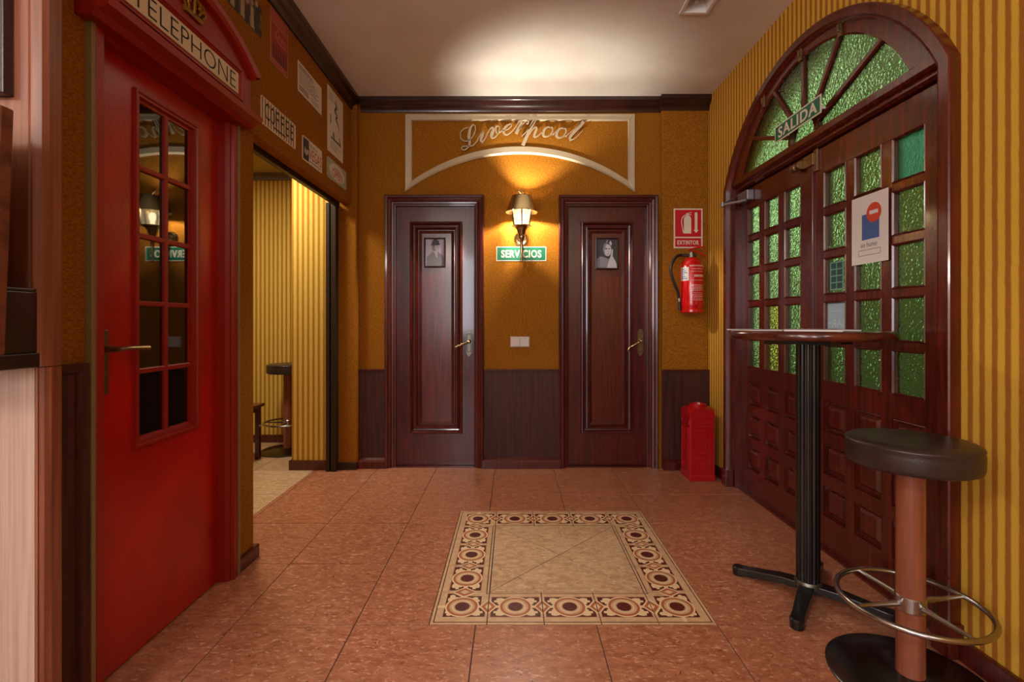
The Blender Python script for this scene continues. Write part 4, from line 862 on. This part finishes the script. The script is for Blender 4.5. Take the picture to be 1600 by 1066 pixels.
for i in range(6): u = u0 + .03 + i * .026; mb.flat([(u - .011, v0 + .03), (u + .011, v0 + .03), (u + .008, v0 + .09 + .008 * (i % 2)), (u, v0 + .115 + .006 * (i % 3)), (u - .008, v0 + .09)], M, .0022, 2)
bars(mb, u0 + .012, u1 - .012, v0 + .010, v0 + .03, 2, M, .0024, 1, .5, .1)
mb.build('music_poster', [POSTR, POSTP, mat('poster_dark_red', (96, 22, 20), .5)], label='red music poster with white script below the crown moulding', cat='poster')
mb = MB(); u0, u1, v0, v1 = 2.742, 3.08, 2.443, 2.617; plate(mb, u0, u1, v0, v1); bars(mb, u0 + .015, u1 - .12, v1 - .04, v1 - .012, 2, M, .0019, 1, .7, .1); bars(mb, u0 + .015, u1 - .02, v0 + .05, v1 - .045, 7, M, .0019, 1, .45, .3); bars(mb, u0 + .015, u0 + .15, v0 + .012, v0 + .045, 2, M, .0019, 1, .75, .1); bars(mb, u0 + .18, u1 - .02, v0 + .012, v0 + .045, 3, M, .0019, 1, .4, .3)
mb.build('ticket_poster', [PAPER, PGREY], label='white printed ticket sheet between red music poster and sketch poster', cat='poster')
mb = MB(); u0, u1, v0, v1 = 3.178, 3.467, 2.26, 2.695; plate(mb, u0, u1, v0, v1)
for pts in ([(.42, .86, .03), (.55, .8, .06), (.46, .72, .07), (.6, .66, .05), (.52, .6, .05), (.68, .54, .04), (.74, .46, .02)], [(.5, .9, .02), (.62, .84, .02), (.6, .76, .03)], [(.18, .6, .03), (.2, .52, .05), (.17, .44, .02)], [(.36, .36, .04), (.38, .3, .08), (.42, .27, .03)], [(.72, .36, .03), (.78, .3, .05), (.82, .22, .05)]): ribbon(mb, [(u0 + x * (u1 - u0), v0 + y * (v1 - v0), w_ * (u1 - u0)) for x, y, w_ in pts], M, .0014, .0019, 1)
bars(mb, u0 + .02, u0 + .11, v1 - .09, v1 - .03, 4, M, .0019, 2, .3, .5); bars(mb, u0 + .06, u1 - .03, v0 + .095, v0 + .12, 1, M, .0019, 1, .6, .1); bars(mb, u0 + .05, u1 - .04, v0 + .03, v0 + .085, 4, M, .0019, 2, .35, .4)
mb.build('sketch_poster', [PAPER, PDARK, PGREY], label='tall white poster with dark brush sketches near the back corner', cat='poster')
mb = MB(); u0, u1, v0, v1 = 2.338, 2.71, 2.09, 2.228; plate(mb, u0, u1, v0, v1, 0, .012, .003)
n = 13
for i in range(n): w_ = (u1 - u0 - .012) / n; mb.rect(u0 + .006 + i * w_, u0 + .006 + (i + .45) * w_, v0 + .005, v1 - .005, M, .0034, 1)
for i, ch in enumerate('COFFEE'): text(mb, ch, u0 + .035 + i * .054, u0 + .035 + i * .054 + (.048 if i < 2 else .034), v0 + .036, v1 - .018, M, .0038, 2, bold=.0)
bars(mb, u0 + .12, u1 - .12, v0 + .018, v0 + .032, 1, M, .0038, 2, .7, 0)
mb.build('coffee_sign', [SCRM, mat('sign_brown', (140, 104, 76), .5), BLACK], label='striped brown and cream COFFEE plate above the opening', cat='sign')
mb = MB(); u0, u1, v0, v1 = 2.798, 3.084, 2.07, 2.212; plate(mb, u0, u1, v0, v1, 0, .012, .003); mb.rect(u0 + .008, u0 + .088, v0 + .008, v1 - .008, M, .0034, 1); mb.flat([(u0 + .02, v0 + .05), (u0 + .05, v0 + .035), (u0 + .082, v0 + .055), (u0 + .075, v0 + .08), (u0 + .05, v0 + .07), (u0 + .028, v0 + .085)], M, .0038, 2)
text(mb, 'NEVADA', u0 + .1, u0 + .21, v1 - .038, v1 - .016, M, .0034, 3); text(mb, 'VEGAS', u0 + .094, u1 - .01, v0 + .032, v1 - .046, M, .0034, 4, bold=.0); bars(mb, u0 + .1, u1 - .02, v0 + .012, v0 + .024, 1, M, .0034, 3, .6, 0)
mb.build('vegas_plate', [PAPER, PDARK, PLIGHT, PGREY, LETTRED], label='white number plate with red VEGAS lettering above the opening', cat='sign')
mb = MB(); u0, u1, v0, v1 = 3.169, 3.533, 2.082, 2.218; plate(mb, u0, u1, v0, v1, 0, .02, .003); mb.flat(disc((u0 + u1) / 2, (v0 + v1) / 2, .056, 32, .145), M, .0034, 1); text(mb, 'OPEN', u0 + .09, u1 - .09, v0 + .03, v1 - .05, M, .0038, 2, bold=.0); bars(mb, u0 + .13, u1 - .13, v1 - .046, v1 - .034, 1, M, .0038, 3, .6, 0)
mb.build('open_plate', [OPENG, PAPER, LETTRED, PGREY], label='pale green plate with white oval and red OPEN lettering', cat='sign')

# ------------------------------------------------------------------ bar stools
def make_stool(label):
    t = thing('bar_stool', (0, 0, 0), label, 'bar stool', 'round bar stools with wooden columns and steel foot rings')
    R = .170
    seat = MB().lathe([(0, .676), (R - .01, .676), (R - .003, .680), (R, .690), (R + .001, .728), (R - .001, .740), (R + .001, .744), (R - .001, .749), (R - .012, .755), (R - .05, .757), (0, .757)], (0, 0, 0), 48).build('seat', LEATH, t, smooth=True, angle=60)
    MB().torus((0, 0, .7465), R - .003, .0028, 56, 6).build('piping', LEATH, seat, smooth=True)
    MB().lathe([(.0375, .008), (.0375, .68)], (0, 0, 0), 32).build('column', STWOOD, t, smooth=True)
    MB().lathe([(.038, .225), (.0405, .228), (.0405, .268), (.038, .271)], (0, 0, 0), 32).build('collar', STEEL, t, smooth=True)
    MB().torus((0, 0, .25), .192, .0085, 64, 12).build('foot_ring', STEEL, t, smooth=True)
    for k in range(4):
        a = radians(8 + 90 * k); MB().tube([(.036 * cos(a), .036 * sin(a), .248), (.188 * cos(a), .188 * sin(a), .25)], [.0095, .0055], 10).build('spoke', STEEL, t, smooth=True)
    MB().lathe([(.223, 0), (.223, .006), (.217, .010), (.10, .020), (.05, .026), (.038, .028)], (0, 0, 0), 64).build('base_disc', STEELD, t, smooth=True, angle=50)
    return t
st1 = make_stool('dark leather bar stool in the right foreground beside the striped wall'); st1.location = (1.237, 1.497, 0)
st2 = copy_tree(st1); st2['label'] = 'dark leather bar stool partly hidden behind the striped pier in the side room'; st2.location = (bx(450, 4.18), 4.18, 0)

# low wooden stool in the side room
ws = thing('wooden_stool', (-2.27, 3.86, 0), 'low dark wooden stool glimpsed behind the telephone door wall', 'stool')
zs = .455; x0, x1, y0, y1 = -2.42, bx(412, 3.93), 3.66, 3.95
MB().box(x0 - .0, x1, y0, y1, zs - .025, zs).build('seat', MAHO, ws, bevel=.004)
for a, b in ((x0 + .02, y0 + .02), (x1 - .055, y0 + .02), (x0 + .02, y1 - .055), (x1 - .055, y1 - .055)): MB().box(a, a + .035, b, b + .035, 0, zs - .025).build('leg', MAHO, ws, bevel=.003)
for yy in (y0 + .03, y1 - .05): MB().box(x0 + .03, x1 - .03, yy, yy + .02, zs - .075, zs - .025).build('apron', MAHO, ws)

# ------------------------------------------------------------------ high table
TX, TY, TR = 1.205, 1.965, .292
tb = thing('high_table', (TX, TY, 0), 'round high bar table with fluted black column and cross base', 'table')
MB().lathe([(0, 1.048), (TR - .012, 1.048), (TR - .003, 1.053), (TR, 1.064), (TR - .002, 1.076), (TR - .010, 1.083), (0, 1.083)], (TX, TY, 0), 72).build('table_top', TBLW, tb, smooth=True, angle=50)
mb = MB(); fl_ = 16; vs = []
for z in (.05, 1.03):
    for i in range(fl_ * 4): a = 2 * pi * i / (fl_ * 4); r = .0425 + (.0016 if i % 4 < 2 else -.0012); vs.append((TX + r * cos(a), TY + r * sin(a), z))
k = fl_ * 4; mb.add(vs, [(i, (i + 1) % k, k + (i + 1) % k, k + i) for i in range(k)]); mb.build('column', BLKM, tb)
MB().box(TX - .17, TX + .17, TY - .02, TY + .02, 1.028, 1.048).box(TX - .02, TX + .02, TY - .17, TY + .17, 1.029, 1.0479).build('top_bracket', BLKM, tb)
MB().lathe([(.05, .045), (.05, .06), (.045, .068)], (TX, TY, 0), 32).build('base_collar', PEWTER, tb, smooth=True)
for a in (141, 231, 321, 51):
    a = radians(a); d = Vector((cos(a), sin(a))); n = Vector((-d.y, d.x)); L_ = .265
    mb = MB(); prof = [(0.0, .058, .028, .030), (.10, .056, .026, .026), (.225, .040, .022, .010), (L_, .036, .024, 0)]
    vs = []
    for s, zt_, w_, zb_ in prof:
        p = Vector((TX, TY)) + d * s; q1, q2 = p + n * w_, p - n * w_; vs += [(q1.x, q1.y, zb_), (q2.x, q2.y, zb_), (q2.x, q2.y, zt_), (q1.x, q1.y, zt_)]
    fs = [(0, 1, 2, 3), (12, 13, 14, 15)] + [(j * 4 + i, j * 4 + (i + 1) % 4, j * 4 + 4 + (i + 1) % 4, j * 4 + 4 + i) for j in range(3) for i in range(4)]
    mb.add(vs, fs); p = Vector((TX, TY)) + d * L_; mb.lathe([(.024, 0), (.025, .034), (.022, .038)], (p.x, p.y, 0), 20); mb.build('foot_arm', BLKM, tb, bevel=.003)
# magazines lying on the table
def mag(cx_, cy_, w_, d_, rot, z, th, label, m_):
    mb = MB(); c_, s_ = cos(rot), sin(rot); R2 = lambda u, v, n: (cx_ + u * c_ - v * s_, cy_ + u * s_ + v * c_, z + n)
    mb.slab(-w_ / 2, w_ / 2, -d_ / 2, d_ / 2, R2, 0.0004, th - .0008, 0); mb.slab(-w_ / 2 - .001, w_ / 2 + .001, -d_ / 2 - .001, d_ / 2 + .001, R2, th - .0008, th, 1); mb.rect(-w_ / 2 + .02, w_ / 2 - .02, d_ / 2 - .07, d_ / 2 - .02, R2, th + .0002, 0)
    mb.build('magazine', [PAPER, m_], label=label, cat='magazine')
mag(1.02, 2.04, .13, .19, .1, 1.083, .006, 'thin magazine at the left of the high table', PGREY)
mag(1.195, 1.93, .19, .25, -.5, 1.083, .008, 'magazine in the middle of the high table', mat('cover_maroon', (110, 60, 58), .4))
mag(1.335, 2.03, .15, .20, -.2, 1.083, .005, 'pale leaflet at the right of the high table', PLIGHT)

# ------------------------------------------------------------------ things at the left edge
br = thing('wall_bracket_shelf', (-1.25, 1.08, bz(577, 1.1)), 'dark varnished bracket shelf fixed to the wooden partition', 'shelf')
zl0, zl1 = bz(577, 1.1), bz(553, 1.1); xe = bx(50, 1.12)
pr = [(1.15, zl0), (1.02, zl0), (1.0, zl0 + .006), (.99, zl0 + .02), (1.0, zl0 + .03), (1.03, zl1), (1.15, zl1)]
mb = MB(); mb.add([(xe - .006, y, z) for y, z in pr] + [(-1.9, y, z) for y, z in pr], [tuple(range(7)), tuple(range(7, 14))] + [(i, (i + 1) % 7, 7 + (i + 1) % 7, 7 + i) for i in range(7)]); mb.build('ledge', DKPAN, br, bevel=.003)
MB().box(-1.9, xe - .02, 1.125, 1.15, zl1, bz(456, 1.13)).build('back_board', DKPAN, br)
MB().box(xe - .022, xe - .010, 1.06, 1.15, zl1, bz(456, 1.13)).box(-1.9, xe - .010, 1.06, 1.15, bz(456, 1.13), bz(456, 1.13) + .008).build('side_cheek', DKPAN, br, bevel=.003)
mb = MB(); yb = 1.045; xt, xb2 = bx(23, yb), bx(9, yb); z0, z1 = zl1 + .001, bz(172, yb)
mb.hexa([(-1.8, yb - .03, z0), (xb2, yb - .03, z0), (xb2, yb, z0), (-1.8, yb, z0), (-1.8, yb - .03, z1), (xt, yb - .03, z1), (xt, yb, z1), (-1.8, yb, z1)]); mb.build('worn_board', LEABR, label='worn brown wooden board standing on the dark bracket shelf', cat='board', bevel=.004)
MB().box(-1.8, bx(8.5, 1.13), 1.125, 1.15, bz(146, 1.13), 2.4).build('dark_picture_frame', DKPAN, label='dark frame edge high on the wooden partition at the left border', cat='picture frame', bevel=.003)
